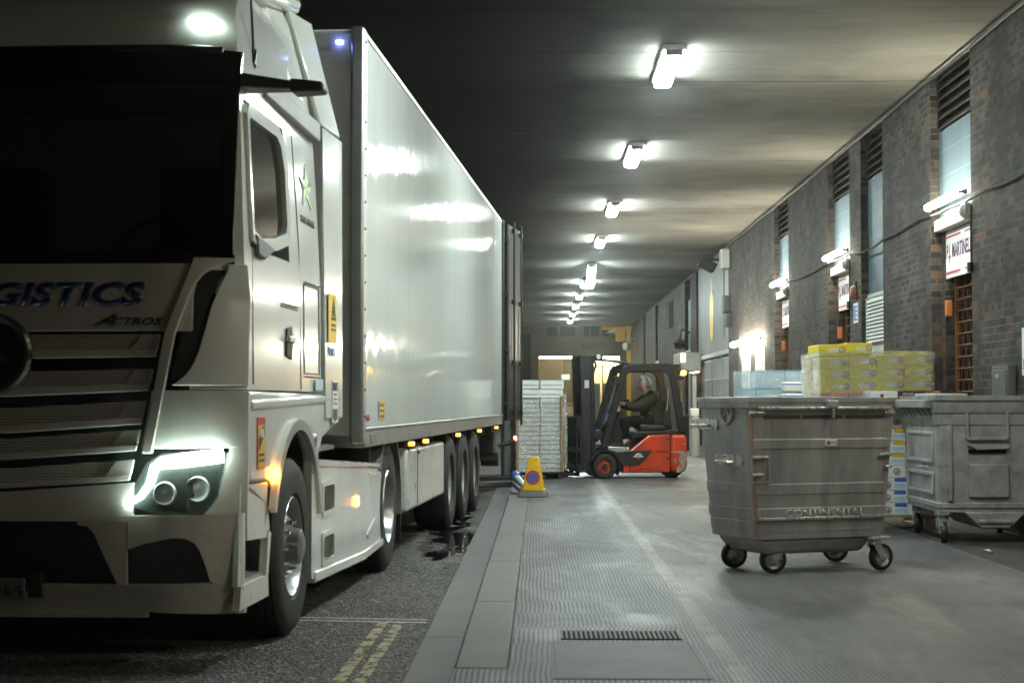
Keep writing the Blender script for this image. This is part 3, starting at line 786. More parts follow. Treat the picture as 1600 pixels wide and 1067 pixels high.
t = thing('post', 'grey steel service post standing on the dock beside the near bin', 'post', (3.56, 38.2, Z_D))
MB().cyl((3.56, 38.2, Z_D), (3.56, 38.2, 1.05), .12, n=14).build('base', 'grey_paint', t, True)
MB().cyl((3.56, 38.2, 1.05), (3.56, 38.2, 1.95), .05, n=12).build('pole', 'grey_paint', t, True)
MB().box(3.46, 3.66, 38.08, 38.32, 1.02, 1.2).build('collar', 'pale_paint', t, True, bev=.02)
t = thing('litter_bin', 'tall tapered black bin against the wall behind the forklift', 'bin', (3.85, 42.8, Z_D))
MB().hull([(3.7, 42.6, Z_D), (3.98, 42.6, Z_D), (3.98, 43.0, Z_D), (3.7, 43.0, Z_D)], [(3.62, 42.5, .95), (4.04, 42.5, .95), (4.04, 43.1, .95), (3.62, 43.1, .95)]).build('body', 'pallet_black', t, True, bev=.02)
MB().box(3.59, 4.07, 42.46, 43.14, .95, 1.0).build('lid', 'chassis', t, True, bev=.015)
t = thing('height_marker', 'narrow yellow marker strip on the far brick wall behind the beacon', 'sign', (4.49, 52.5, 1.3))
MB().box(4.47, 4.499, 52.3, 52.5, 1.35, 1.95).build('strip', 'gantry_yellow', t, True)
MB().box(4.465, 4.4705, 52.33, 52.47, 1.75, 1.9).build('print', 'ink', t, True)

# ------------------------------------------------------------------ ceiling tube lamps
def ceiling_lamp(y, label, lit='tube_cool', L=1.75):
    t = thing('ceiling_lamp', label, 'lamp', (X_L, y, Z_C), group='tube lamps along the ceiling')
    MB().box(-.12, .12, -L / 2 - .03, L / 2 + .03, -.06, 0).build('housing', 'sign_white', t, bev=.01)
    MB().box(-.095, .095, -L / 2, L / 2, -.13, -.0605).build('diffuser', lit, t, bev=.03)
    for s in (-1, 1): MB().box(-.09, .09, s * (L / 2 + .015) - .012, s * (L / 2 + .015) + .012, -.12, -.0605).build('end_cap', 'grey_paint', t)
    return t
names = {18.2: 'lit ceiling tube lamp, largest and nearest of the row over the dock', 24.75: 'lit ceiling tube lamp, second of the row from the near end', 31.6: 'lit ceiling tube lamp, third of the row from the near end',
         38.1: 'lit ceiling tube lamp, fourth of the row, with its cover hanging loose', 51.8: 'lit ceiling tube lamp just beyond the broken dangling one', 57.9: 'lit ceiling tube lamp, second beyond the dangling one',
         63.9: 'lit ceiling tube lamp, third beyond the dangling one', 69.8: 'lit ceiling tube lamp, last but one towards the far building', 75.6: 'lit ceiling tube lamp, farthest of the row at the far building'}
for y, s in names.items(): ceiling_lamp(y, s)
t = ceiling_lamp(45.3, 'broken ceiling tube lamp dangling askew halfway along the row'); t.rotation_euler = (R(-14), 0, 0); t.location.z -= .26
MB().tube([(0, .5, 0), (0, .48, .2)], .012, 6).build('wire', 'cable_black', t)
MB().box(-.06, .02, -.6, .6, -.16, -.13).build('loose_cover', 'pale_paint', t).rotation_euler = (R(24), 0, R(14))
ceiling_lamp(11.7, 'lit ceiling tube lamp just above the frame, before the nearest one in view')
ceiling_lamp(-2.5, 'added warm fill lamp, unseen behind the viewer, for the lorry front', 'fill_amber')  # added fill: unseen lamp that warms and lifts the lorry front
wall_lamp(4.46, 10.4, 11.9, 3.56, 'lit fluorescent tube on the near brick wall outside the frame edge')
wall_lamp(4.46, 6.0, 7.5, 3.56, 'added fill tube, unseen on the wall beside the viewer, for the bumper corner')  # unseen tube added to brighten the bumper corner and cab side

# ------------------------------------------------------------------ far building across the end of the dock
fb = thing('market_hall', 'brown market hall across the far end with a lit glazed front', 'building', (2, 87, 0))
def FB(name, m, x0, x1, y0, y1, z0, z1): return MB().box(x0, x1, y0, y1, z0, z1).build(name, m, fb, True)
FB('upper_wall', 'concrete_brown', -.4, 9, 87, 87.5, 3.7, 9)
FB('pillar', 'concrete_brown', -.42, -.03, 86.8, 87.5, 0, 9); FB('pillar', 'concrete_brown', 4.25, 9, 86.9, 87.5, 0, 3.7); FB('pillar', 'concrete_brown', -2.6, -1.6, 90, 90.5, 0, 9)
FB('upper_wall', 'concrete_brown', -6, -.42, 89.9, 90.3, 5.0, 9)
for k, (x0, x1) in enumerate(((.42, .95), (1.1, 1.9), (2.35, 2.65), (2.72, 3.15), (3.3, 3.62))): FB('window', 'black_void', x0, x1, 86.985, 87.01, 4.75, 5.4)
b = MB()
for k in range(22): b.box(2.2 + k * .055, 2.225 + k * .055, 86.97, 87, 4.05, 4.4)
b.build('vent', 'chassis', fb, True)
FB('back_wall', 'room_brown', -.4, 2.1, 89.6, 89.7, 0, 3.7); FB('back_wall', 'room_cream', 2.1, 4.6, 88.9, 89.0, 0, 3.7)
FB('room_floor', 'room_brown', -.4, 4.6, 87.2, 89.7, .1, .14); FB('room_ceiling', 'room_cream', -.4, 4.6, 87.45, 89.7, 3.7, 3.75)
FB('partition', 'room_cream', 2.05, 2.1, 87.6, 89.6, .14, 3.7); FB('partition', 'room_cream', -.1, .6, 88.8, 88.9, .14, 2.4)
FB('lamp_strip', 'tube_room', -.02, 1.98, 87.1, 87.18, 3.6, 3.69); FB('lamp_strip', 'tube_room', 2.15, 4.22, 87.1, 87.18, 3.6, 3.69); FB('lamp_strip', 'tube_room', 2.2, 4.2, 88.3, 88.4, 3.6, 3.69)
for x in (-.03, 1.18, 2.05, 3.3, 4.2): FB('mullion', 'room_cream', x, x + .06, 87.0, 87.1, .14, 3.7)
for x0, x1 in ((2.45, 3.2), (3.3, 4.1)):
    d = FB('door', 'room_cream', x0, x1, 87.02, 87.08, .14, 2.3); 
    setpar(MB().box(x0 + .1, x0 + .2, 86.98, 87.02, 1.0, 1.3).build('handle', 'grey_paint'), d, True)
    setpar(MB().box(x0 + .25, x1 - .1, 87.01, 87.019, .9, 2.2).build('pane', 'shutter_pane'), d, True)
FB('handrail', 'alu', .2, 1.95, 88.0, 88.05, 1.2, 1.26); FB('counter', 'room_cream', .9, 1.9, 88.6, 89.0, .14, 1.1)
t = thing('exit_sign', 'green illuminated exit sign hanging inside the glazed hall front', 'sign', (1.4, 88.2, 2.6))
MB().box(1.18, 1.62, 88.2, 88.24, 2.52, 2.78).build('panel', 'exit_green', t, True)
text('EXIT', 'exit_text', t, (1.24, 88.198, 2.59), (1, 0, 0), (0, 0, 1), .12, width=.3, world=True)
MB().tube([(1.4, 88.22, 2.78), (1.4, 88.22, 3.7)], .008, 5).build('hanger', 'cable_black', t, True)
# yellow height gantry with box, dome camera
t = thing('gantry', 'yellow steel gantry post with a hanging yellow box before the hall', 'gantry', (4.55, 79, Z_D))
MB().box(4.18, 4.36, 79, 79.2, Z_D, 4.95).build('post', 'gantry_yellow', t, True)
MB().box(3.0, 4.4, 79.02, 79.18, 4.75, 4.9).build('arm', 'gantry_yellow', t, True)
MB().box(3.65, 4.1, 78.9, 79.3, 4.2, 4.85).build('box', 'gantry_yellow', t, True, bev=.02)
MB().prism([(3.2, 4.62), (3.62, 4.62), (3.62, 4.86)], 'y', 78.9, 79.3).build('lamp_shade', 'pale_paint', t, True)
t = thing('dome_camera', 'pale dome camera on the wall end beside the yellow gantry', 'camera', (4.2, 78.5, 3.8))
MB().lathe([(0, -.22), (.14, -.18), (.2, 0), (.16, .16), (0, .2)], (4.12, 78.4, 3.95), 'z', 14).build('dome', 'pale_paint', t, True)
MB().tube([(4.12, 78.4, 4.12), (4.12, 78.4, 4.3), (4.5, 78.4, 4.3)], .04, 6).build('bracket', 'grey_paint', t, True)

# access cover and slotted drain in the dock
t = thing('access_cover', 'flat steel access cover set in the ribbed paving in front', 'cover', (.42, 8.1, Z_D))
MB().box(.075, .77, 7.56, 8.70, Z_D - .02, Z_D + .004).build('plate', 'cast_iron', t, True, bev=.003)
b = MB(); b.ring([(.06, 7.545), (.785, 7.545), (.785, 8.715), (.06, 8.715)], [(.073, 7.558), (.772, 7.558), (.772, 8.702), (.073, 8.702)], 'z', Z_D - .02, Z_D + .003); b.build('rim', 'chassis', t, True)
t = thing('drain_grate', 'row of dark drain slots in the paving behind the access cover', 'grate', (.45, 8.95, Z_D))
MB().box(.12, .74, 8.80, 9.12, Z_D - .02, Z_D + .003).build('pit', 'black_void', t, True)
b = MB()
for k in range(25): b.box(.115 + k * .026, .128 + k * .026, 8.795, 9.125, Z_D - .02, Z_D + .008)
b.build('bars', 'cast_iron', t, True)
tag(MB(Matrix.Translation((3.66, 13.7, Z_D + .02)) @ Matrix.Rotation(.5, 4, 'Y')).add([(-.05, -.03, 0), (.02, -.05, .02), (.06, 0, 0), (.03, .05, .015), (-.03, .04, -.01), (0, 0, .03)], [(0, 1, 5), (1, 2, 5), (2, 3, 5), (3, 4, 5), (4, 0, 5)]).build('litter', 'poly_bag'), 'scrap of crumpled clear plastic on the dock before the right bin', 'litter')

# ================================================================== LORRY TRACTOR
PH = R(3.214); RX = V((cos(PH), -sin(PH), 0)); DY = V((sin(PH), cos(PH), 0))
tr = thing('lorry', 'white lorry tractor unit with lit headlight, parked along the dock', 'lorry', RX * -3.156 + DY * 8.2, -PH)
YF = [(.28, .06), (.45, .0), (.8, -.01), (1.1, .02), (1.7, .05), (2.08, .08), (3.15, .2), (3.22, .24), (3.4, .36), (3.6, .6), (3.72, .85), (3.78, 1.1)]
HW = [(.3, 1.15), (1.3, 1.175), (2.1, 1.165), (2.9, 1.12), (3.2, 1.09), (3.6, 1.0), (3.78, .88)]
def hw(z): return lerp_tab(HW, z)
def fy(a, z):
    a = abs(a) / hw(z) * 1.17
    return lerp_tab(YF, z) + .03 * (a / 1.17) ** 2 + lerp_tab([(1.9, .2), (2.1, .10)], z) * max(0, (a - .78) / .39) ** 2.2
def FP(a, z, off=0.): 
    nx = 0 if abs(a) < .8 else (abs(a) - .8) / .4 * .7 * (1 if a > 0 else -1)
    return V((a + off * nx, fy(a, z) - off, z))
def droop(x, z): return -max(0, 1 - abs(x) / .75) * lerp_tab([(.9, .03), (1.0, .055), (1.3, .05), (1.5, .018), (1.7, 0)], z)
def fpanel(b, z0, z1, xl, xr, off, thick=.03, nz=4, nx=10, dz=lambda x, z: 0):
    """a panel lying on the curved cab front, between edges xl(z) and xr(z)"""
    rows = []
    for i in range(nz + 1):
        z = z0 + (z1 - z0) * i / nz
        l = xl(z) if callable(xl) else xl; r = xr(z) if callable(xr) else xr
        rows.append([FP(l + (r - l) * j / nx, z + dz(l + (r - l) * j / nx, z), off) for j in range(nx + 1)])
    return b.grid(rows, (0, thick, 0))
def fpanel_x(b, x0, x1, zb, zt, off, thick=.03, nx=24, nz=3):
    rows = []
    for j in range(nx + 1):
        x = x0 + (x1 - x0) * j / nx; u = lerp_tab(zb, abs(x)); w = lerp_tab(zt, abs(x))
        rows.append([FP(x, u + (w - u) * i / nz, off) for i in range(nz + 1)])
    return b.grid(rows, (0, thick, 0))
# cab shell with real openings for windscreen and side windows
FA = [-1.17, -1.12, -1.04, -.92, -.78, -.5, 0, .5, .78, .92, 1.04, 1.12, 1.17]
SY = [.38, .7, 1.0, 1.37, 1.6, 2.0, 2.32]
ZR = [1.42, 1.6, 1.85, 2.08, 2.17, 2.5, 2.72, 2.95, 3.05, 3.15, 3.22, 3.4, 3.6, 3.72, 3.78]
rows = []
for z in ZR:
    k = hw(z) / 1.17; row = [V((a * k, fy(a * k, z), z)) for a in FA]; w = hw(z); s0 = fy(w, z)
    right = [V((w, max(s0 + .03 * (i + 1), y), z)) for i, y in enumerate(SY)]
    back = [V((w * .6, 2.34, z)), V((0, 2.34, z)), V((-w * .6, 2.34, z))]
    left = [V((-p.x, p.y, p.z)) for p in reversed(right)]
    rows.append(row + right + back + left)
nc = len(rows[0]); vs = [p for r in rows for p in r]; fs = []; NF = len(FA); iS = NF
for i in range(len(ZR) - 1):
    for j in range(nc):
        zm = (ZR[i] + ZR[i + 1]) / 2
        if 2.08 < zm < 3.15 and 1 <= j < NF - 2: continue
        if zm < 2.05 and 3 <= j < NF - 4: continue
        if 2.17 < zm < 2.95 and (iS <= j < iS + 3 or nc - 4 <= j < nc - 1): continue
        q = (j + 1) % nc
        fs.append((i * nc + j, i * nc + q, (i + 1) * nc + q, (i + 1) * nc + j))
fs.append(tuple(range((len(ZR) - 1) * nc, len(ZR) * nc)))
b = MB(); b.add(vs, fs); body = b.build('cab', 'truck_white', tr, smooth=40)
# windscreen, black surround, visor
b = MB(); fpanel(b, 2.10, 3.02, -1.1, 1.1, -.012, .008, 8, 16); b.build('windscreen', 'windscreen_glass', tr)
b = MB(); fpanel(b, 3.0, 3.19, -1.11, 1.11, .022, .03, 3, 20); fpanel(b, 2.055, 2.11, -1.12, 1.12, .004, .03, 1, 16)
for s in (-1, 1):
    l, r = (1.04, 1.11) if s > 0 else (-1.11, -1.04)
    fpanel(b, 2.06, 3.1, l, r, .005, .03, 6, 4)
b.build('windscreen_surround', 'black_gloss', tr)
b = MB(); fpanel(b, 3.17, 3.21, -1.02, 1.02, .035, .06, 1, 16); b.build('sun_visor', 'black_plastic', tr, bev=.01)
# interior
b = MB(); b.box(-1.05, 1.05, .3, .75, 1.5, 2.06); b.box(.05, 1.05, .2, .6, 2.02, 2.12); b.build('dashboard', 'black_plastic', tr, bev=.03)
b = MB(); c0 = V((.6, .62, 2.16)); u_ = V((1, 0, 0)); w_ = V((0, .45, .9)).normalized()
b.tube([c0 + (u_ * cos(t) + w_ * sin(t)) * .22 for t in [2 * pi * k / 24 for k in range(24)]], .016, 8, closed=True)
for t in (0.1, 3.04, 4.7): b.cyl(c0, c0 + (u_ * cos(t) + w_ * sin(t)) * .21, .02, n=6)
b.cyl(c0 - V((0, -.05, .1)), c0 + V((0, 0, .03)), .06, n=10)
b.build('steering_wheel', 'black_plastic', tr)
for s in (-1, 1):
    b = MB(); b.box(s * .6 - .26, s * .6 + .26, 1.0, 1.5, 1.5, 1.95); b.box(s * .6 - .25, s * .6 + .25, 1.45, 1.62, 1.9, 2.75); b.build('seat', 'chassis', tr, bev=.05)
MB().box(-.35, -.12, .32, .4, 2.12, 2.24).build('toll_box', 'mud_grey', tr, bev=.01)
MB().box(-1.1, 1.1, .5, 2.3, 1.42, 1.46).build('cab_floor', 'chassis', tr)
# roof details
for s in (-1, 1):
    lm = MB(); c = FP(s * .9, 3.36, .02); lm.box(c.x - .055, c.x + .055, c.y - .01, c.y + .06, c.z - .03, c.z + .03); lm.build('roof_lamp', 'drl' if s > 0 else 'lens_clear', tr, bev=.012)
b = MB()
b.hull([(-1.09, 1.75, 3.3), (1.09, 1.75, 3.3), (1.1, 2.32, 3.2), (-1.1, 2.32, 3.2)], [(-.86, 1.9, 3.86), (.86, 1.9, 3.86), (.92, 2.5, 3.94), (-.92, 2.5, 3.94)])
b.build('roof_fairing', 'truck_white', tr, bev=.06, seg=3)
b = MB(); b.prism([(1.55, 3.77), (2.55, 3.90), (2.62, 3.98), (2.55, 4.02), (1.6, 3.88)], 'x', -.98, .98); b.build('roof_spoiler', 'truck_white', tr, bev=.04, seg=3)
for s in (-1, 1):
    b = MB(); x1 = s * 1.20; x0 = s * 1.16
    b.hull([(s * 1.165, 2.345, 1.25), (s * 1.165, 2.95, 1.25), (s * 1.165, 2.95, 3.12), (s * 1.165, 2.345, 3.12)], [(s * 1.2, 2.345, 1.25), (s * 1.2, 2.95, 1.25), (s * 1.19, 2.95, 3.12), (s * 1.17, 2.345, 3.12)])
    b.build('side_fairing', 'truck_white', tr, bev=.02)
    b = MB(); b.hull([(s * 1.13, 2.345, 3.135), (s * 1.15, 2.92, 3.135), (s * .96, 2.85, 3.9), (s * .92, 2.3, 3.86)], [(s * 1.165, 2.345, 3.135), (s * 1.185, 2.92, 3.135), (s * .995, 2.85, 3.92), (s * .955, 2.3, 3.88)])
    b.build('side_fairing', 'truck_white', tr, bev=.015)
    b = MB(); b.hull([(s * 1.1, .9, 3.06), (s * 1.1, .98, 3.17), (s * 1.1, 2.3, 3.14), (s * 1.1, 2.3, 3.02)], [(s * 1.13, .9, 3.06), (s * 1.125, .98, 3.17), (s * 1.165, 2.3, 3.14), (s * 1.165, 2.3, 3.02)])
    b.build('wind_deflector', 'grey_paint', tr, bev=.01)
    # side windows
    win = [(.36, 2.2), (.37, 2.87), (.43, 2.935), (1.14, 2.935), (1.27, 2.88), (1.36, 2.7), (1.36, 2.36), (1.28, 2.26), (.95, 2.2), (.6, 2.165)]
    out = inset(win, .07); out = [(max(.335, y), z) for y, z in out]
    xz = lambda z: hw(z)
    b = MB(); n = len(win); P0 = [(s * (xz(z) + .016), y, z) for y, z in out]; P1 = [(s * (xz(z) + .022), y, z) for y, z in win]; P2 = [(s * (xz(z) - .05), y, z) for y, z in win]; P3 = [(s * (xz(z) - .03), y, z) for y, z in out]
    b.add(P0 + P1 + P2 + P3, [(i + k * n, (i + 1) % n + k * n, (i + 1) % n + ((k + 1) % 4) * n, i + ((k + 1) % 4) * n) for k in range(4) for i in range(n)])
    b.build('window_frame', 'truck_white', tr)
    b = MB(); b.add([(s * (xz(z) - .012), y, z) for y, z in inset(win, .005)], [tuple(range(n))]); b.build('side_window', 'cab_glass', tr)
    b = MB(); wi = inset(win, .015); Q0 = [(s * (xz(z) + .001), y, z) for y, z in inset(win, -.001)]; wi2 = [(y + (1 if y < .8 else -1) * .022, z + (.022 if z < 2.5 else -.022)) for y, z in win]
    b.add(Q0 + [(s * (xz(z) - .009), y, z) for y, z in wi2], [(i, (i + 1) % n, n + (i + 1) % n, n + i) for i in range(n)]); b.build('window_seal', 'black_plastic', tr)
    b = MB(); b.prism([(.42, 2.24), (.9, 2.2), (.62, 2.12), (.46, 2.13)], 'x', s * 1.165, s * 1.19); b.build('window_corner', 'mud_grey', tr, bev=.012)
    # camera arm of the mirror system
    b = MB(); b.hull([(s * 1.1, .3, 3.0), (s * 1.1, .52, 3.0), (s * 1.1, .52, 3.08), (s * 1.1, .3, 3.08)], [(s * 1.38, .42, 3.01), (s * 1.38, .56, 3.01), (s * 1.38, .56, 3.05), (s * 1.38, .42, 3.05)])
    b.hull([(s * 1.36, .38, 2.985), (s * 1.36, .58, 2.985), (s * 1.36, .58, 3.06), (s * 1.36, .38, 3.06)], [(s * 1.53, .44, 3.0), (s * 1.53, .6, 3.0), (s * 1.53, .6, 3.05), (s * 1.53, .44, 3.05)])
    b.build('mirror_camera', 'black_plastic', tr, bev=.018, seg=3)
    # door seams and the storage hatch
    b = MB()
    for (y0, z0, y1, z1) in ((1.66, 1.43, 1.66, 2.3), (1.66, 2.3, 1.62, 2.95), (.40, 1.45, .41, 2.2), (1.76, 2.07, 2.24, 2.07), (2.24, 2.07, 2.24, 1.53), (1.76, 1.53, 2.24, 1.53), (1.76, 2.07, 1.76, 1.53), (2.33, 1.43, 2.33, 3.0), (1.1, 1.9, 1.56, 1.9)):
        a_ = V((s * (hw(z0) + .0005), y0, z0)); c_ = V((s * (hw(z1) + .0005), y1, z1)); MB().cyl(a_, c_, .0055, n=5).build('panel_gap', 'digit_grey', tr)
    for (y0, y1, z) in ((1.08, 1.58, 1.915), (1.74, 2.26, 2.085), (1.74, 2.26, 1.51)): MB().cyl((s * 1.174, y0, z), (s * 1.174, y1, z), .006, n=6).build('trim_strip', 'chrome', tr)
    h = MB(); h.prism([(1.21, 1.62), (1.23, 1.78), (1.36, 1.80), (1.4, 1.7), (1.36, 1.6)], 'x', s * 1.17, s * 1.182); hd = h.build('door_handle', 'black_plastic', tr, bev=.008)
    MB().box(s * 1.175, s * 1.2, 1.22, 1.39, 1.7, 1.735).build('lever', 'alu', hd, bev=.006)
tag(tr)
b = MB(); b.cyl((1.07, .74, 3.2), (1.08, .8, 3.29), .035, .02, n=8); b.cyl((1.08, .77, 3.27), (1.07, .66, 3.95), .009, .005, n=6); b.build('aerial', 'black_plastic', tr)
# ---- nose: upper panel, blades, mesh
b = MB(); fpanel(b, 1.715, 2.06, -.93, .93, .012, .03, 4, 24); b.build('nose_panel', 'front_white', tr, bev=.004)
b = MB(); fpanel(b, .88, 1.72, -.86, .86, -.05, .02, 6, 20); b.build('grille_backing', 'black_void', tr)
ge = lambda z: .665 + (z - 1.12) * .19
for z0, z1, z2 in ((1.70, 1.622, 1.585), (1.525, 1.452, 1.415), (1.365, 1.287, 1.25), (1.222, 1.15, 1.118), (1.075, 1.0, .97)):
    sag = .0
    b = MB(); fpanel(b, z1, z0, lambda z: -ge(z) + .09 + (z0 - z) * .6, lambda z: ge(z) - .09 - (z0 - z) * .6, -.006, .01, 2, 20, droop); g = b.build('grille_mesh', 'perforated_sheet', tr)
    b = MB(); fpanel(b, z2, z1, lambda z: -ge(z), lambda z: ge(z), .012, .02, 1, 20, droop)
    for s in (-1, 1):
        f_in = lambda z: s * (ge(z) - .092 - (z0 - z) * .6); f_out = lambda z: s * ge(z)
        fpanel(b, z1, z0, f_in if s > 0 else f_out, f_out if s > 0 else f_in, .004, .02, 2, 4, droop)
    b.build('grille_blade', 'front_white', tr, bev=.004)
b = MB(); fpanel(b, .76, .96, -.66, .66, .012, .03, 2, 20, lambda x, z: droop(x, 1.0) * (z - .76) / .2); b.build('nose_panel', 'front_white', tr)
# corner air deflectors with the dark slot behind them
for s in (-1, 1):
    so = (lambda l, r: (l, r)) if s > 0 else (lambda l, r: ((lambda z: -(r(z) if callable(r) else r)), (lambda z: -(l(z) if callable(l) else l))))
    b = MB(); l, r = so(lambda z: lerp_tab([(1.1, .70), (1.45, .76), (1.7, .8), (2.09, .93)], z), lambda z: lerp_tab([(1.1, .75), (1.45, .81), (1.7, .85), (1.95, .93), (2.03, .99), (2.06, 1.06), (2.09, 1.15)], z)); fpanel(b, 1.1, 2.09, l, r, .03, .03, 24, 4); b.build('corner_deflector', 'front_white', tr, bev=.004)
    b = MB(); l, r = so(lambda z: lerp_tab([(1.46, .83), (1.7, .88), (1.97, .95)], z), lambda z: lerp_tab([(1.46, .87), (1.53, .93), (1.6, .962), (1.7, .985), (1.85, 1.02), (2.03, 1.08)], z)); fpanel(b, 1.47, 2.03, l, r, .005, .01, 20, 3); b.build('deflector_slot', 'black_plastic', tr)
    b = MB(); l, r = so(lambda z: lerp_tab([(1.44, .84), (1.47, .88), (1.5, .91), (1.55, .938), (1.62, .962), (1.72, .985), (1.85, 1.012), (1.95, 1.045), (2.03, 1.085)], z), lambda z: 1.17); fpanel(b, 1.44, 2.06, l, r, .024, .03, 24, 5); b.build('corner_deflector', 'truck_white', tr, bev=.004)
    b = MB(); l, r = so(lambda z: lerp_tab([(.9, .66), (1.41, .74)], z), lambda z: 1.175); fpanel(b, 1.125, 1.415, l, r, .018, .03, 4, 8); b.build('headlight_panel', 'truck_white_low', tr, bev=.004)
    b = MB(); l, r = so(lambda z: lerp_tab([(.78, .99), (.86, 1.06), (1.1, 1.10)], z), lambda z: 1.178); fpanel(b, .79, 1.13, l, r, .014, .03, 8, 4); b.build('headlight_panel', 'truck_white_low', tr)
    # headlight: dark bowl, lenses, bright running light
    b = MB(); l, r = so(lambda z: lerp_tab([(.78, .86), (.82, .63), (.9, .64), (1.05, .72), (1.10, .80)], z), lambda z: lerp_tab([(.78, 1.0), (.86, 1.08), (1.1, 1.12)], z)); fpanel(b, .785, 1.1, l, r, .004, .02, 6, 8); hl = b.build('headlight', 'lens_clear', tr)
    b = MB()
    for a, z, r_ in ((.82, .9, .06), (.97, .92, .065)):
        c = FP(s * a, z, .012); b.lathe([(r_, 0), (r_ * .92, -.012), (r_ * .8, -.004), (r_ * .5, .0), (0, -.006)], c, 'y', 18)
    b.build('lens', 'mud_grey', hl)
    path = [(.635, .845), (.70, .885), (.745, .95), (.765, 1.03), (.80, 1.052), (.9, 1.065), (1.07, 1.085)]
    b = MB(); b.tube([FP(s * a, z, .022) for a, z in path], [.008, .012, .016, .02, .028, .036, .034], 8); b.build('running_light', 'drl', hl)
    # bumper, shaped round the rounded openings
    ZT = [(.3, .79), (1.2, .79)]
    b = MB(); fpanel_x(b, s * .635, s * 1.155, [(.62, .615), (.72, .65), (.86, .678), (.92, .672), (.965, .645), (.995, .58), (1.02, .47), (1.03, .44), (1.2, .44)], ZT, .012)
    b.build('bumper', 'front_white', tr)
    b = MB(); fpanel_x(b, s * .38, s * .628, [(.38, .742), (.43, .735), (.465, .70), (.50, .62), (.585, .445), (.6, .44), (.7, .44)], [(.3, .775), (.7, .79)], .011)
    b.build('bumper', 'front_white', tr)
    b = MB(); l, r = so(lambda z: .55, lambda z: 1.06); fpanel(b, .40, .68, l, r, -.05, .02, 2, 6); b.build('fog_lamp_recess', 'black_plastic', tr)
b = MB(); fpanel_x(b, -1.155, 1.155, [(0, .30), (.7, .305), (.95, .29), (1.2, .27)], [(0, .445), (2, .445)], .012, .05, 40); b.build('bumper', 'front_white', tr)
b = MB(); fpanel_x(b, -.72, .72, [(0, .275), (2, .28)], [(0, .305), (2, .31)], .03, .05, 20, 1); b.build('bumper_lip', 'truck_white_low', tr)
b = MB(); fpanel(b, .38, .8, -.62, .62, -.06, .02, 2, 12); b.build('intake', 'black_void', tr)
b = MB(); fpanel(b, .41, .45, -.5, .2, .016, .03, 1, 8); b.box(.13, .2, -.02, .06, .38, .5); b.build('plate_holder', 'black_plastic', tr, bev=.004)
pl = MB(); pl.box(-.4, .12, -.035, -.025, .375, .475); pl = pl.build('number_plate', 'mud_grey', tr, bev=.003)
text('464', 'ink', pl, (.112, -.036, .39), (1, 0, 0), (0, 0, 1), .07, width=.155, bold=.015, align='R')
# lettering
def conform(o, off):
    for v in o.data.vertices:
        k = .05 - v.co.y if False else 0
        p = FP(v.co.x, v.co.z, off - (v.co.y - conform.y0)); v.co = (v.co.x, p.y, v.co.z)
conform.y0 = 0
LG = text('LOGISTICS', 'navy', tr, (.70, 0, 1.842), (1, 0, .0), (0, 0, 1), .125, width=1.12, bold=.045, shear=.22, align='R', name='lettering')
conform(LG, .0135)
LG = text('ACTROS', 'ink', tr, (.79, 0, 1.745), (1, 0, 0), (0, 0, 1), .04, width=.33, bold=.03, shear=.35, align='R', name='lettering')
conform(LG, .0135)
LG = text('A', 'ink', tr, (.555, 0, 1.742), (1, 0, 0), (0, 0, 1), .06, width=.13, bold=.03, shear=.5, align='R', name='lettering')
conform(LG, .0135)
# badge
b = MB(); b.lathe([(.205, 0), (.205, -.03), (.19, -.045), (.165, -.03), (.165, 0)], (-.06, .0, 1.6), 'y', 40); bd = b.build('badge', 'chrome', tr)
b = MB(); b.lathe([(.166, -.02), (0, -.02)], (-.06, .0, 1.6), 'y', 32); b.build('badge_face', 'black_gloss', bd)
b = MB()
for k in range(3):
    a = pi / 2 + k * 2 * pi / 3; d = V((cos(a), 0, sin(a))); pz = V((-sin(a), 0, cos(a))); c = V((-.06, -.03, 1.6))
    b.add([c + d * .165, c + pz * .03 + d * .02, c - pz * .03 + d * .02, c + V((0, -.02, 0)), c - d * .02], [(0, 1, 3), (0, 3, 2), (1, 4, 3), (2, 3, 4)])
b.build('badge_star', 'ink', bd)

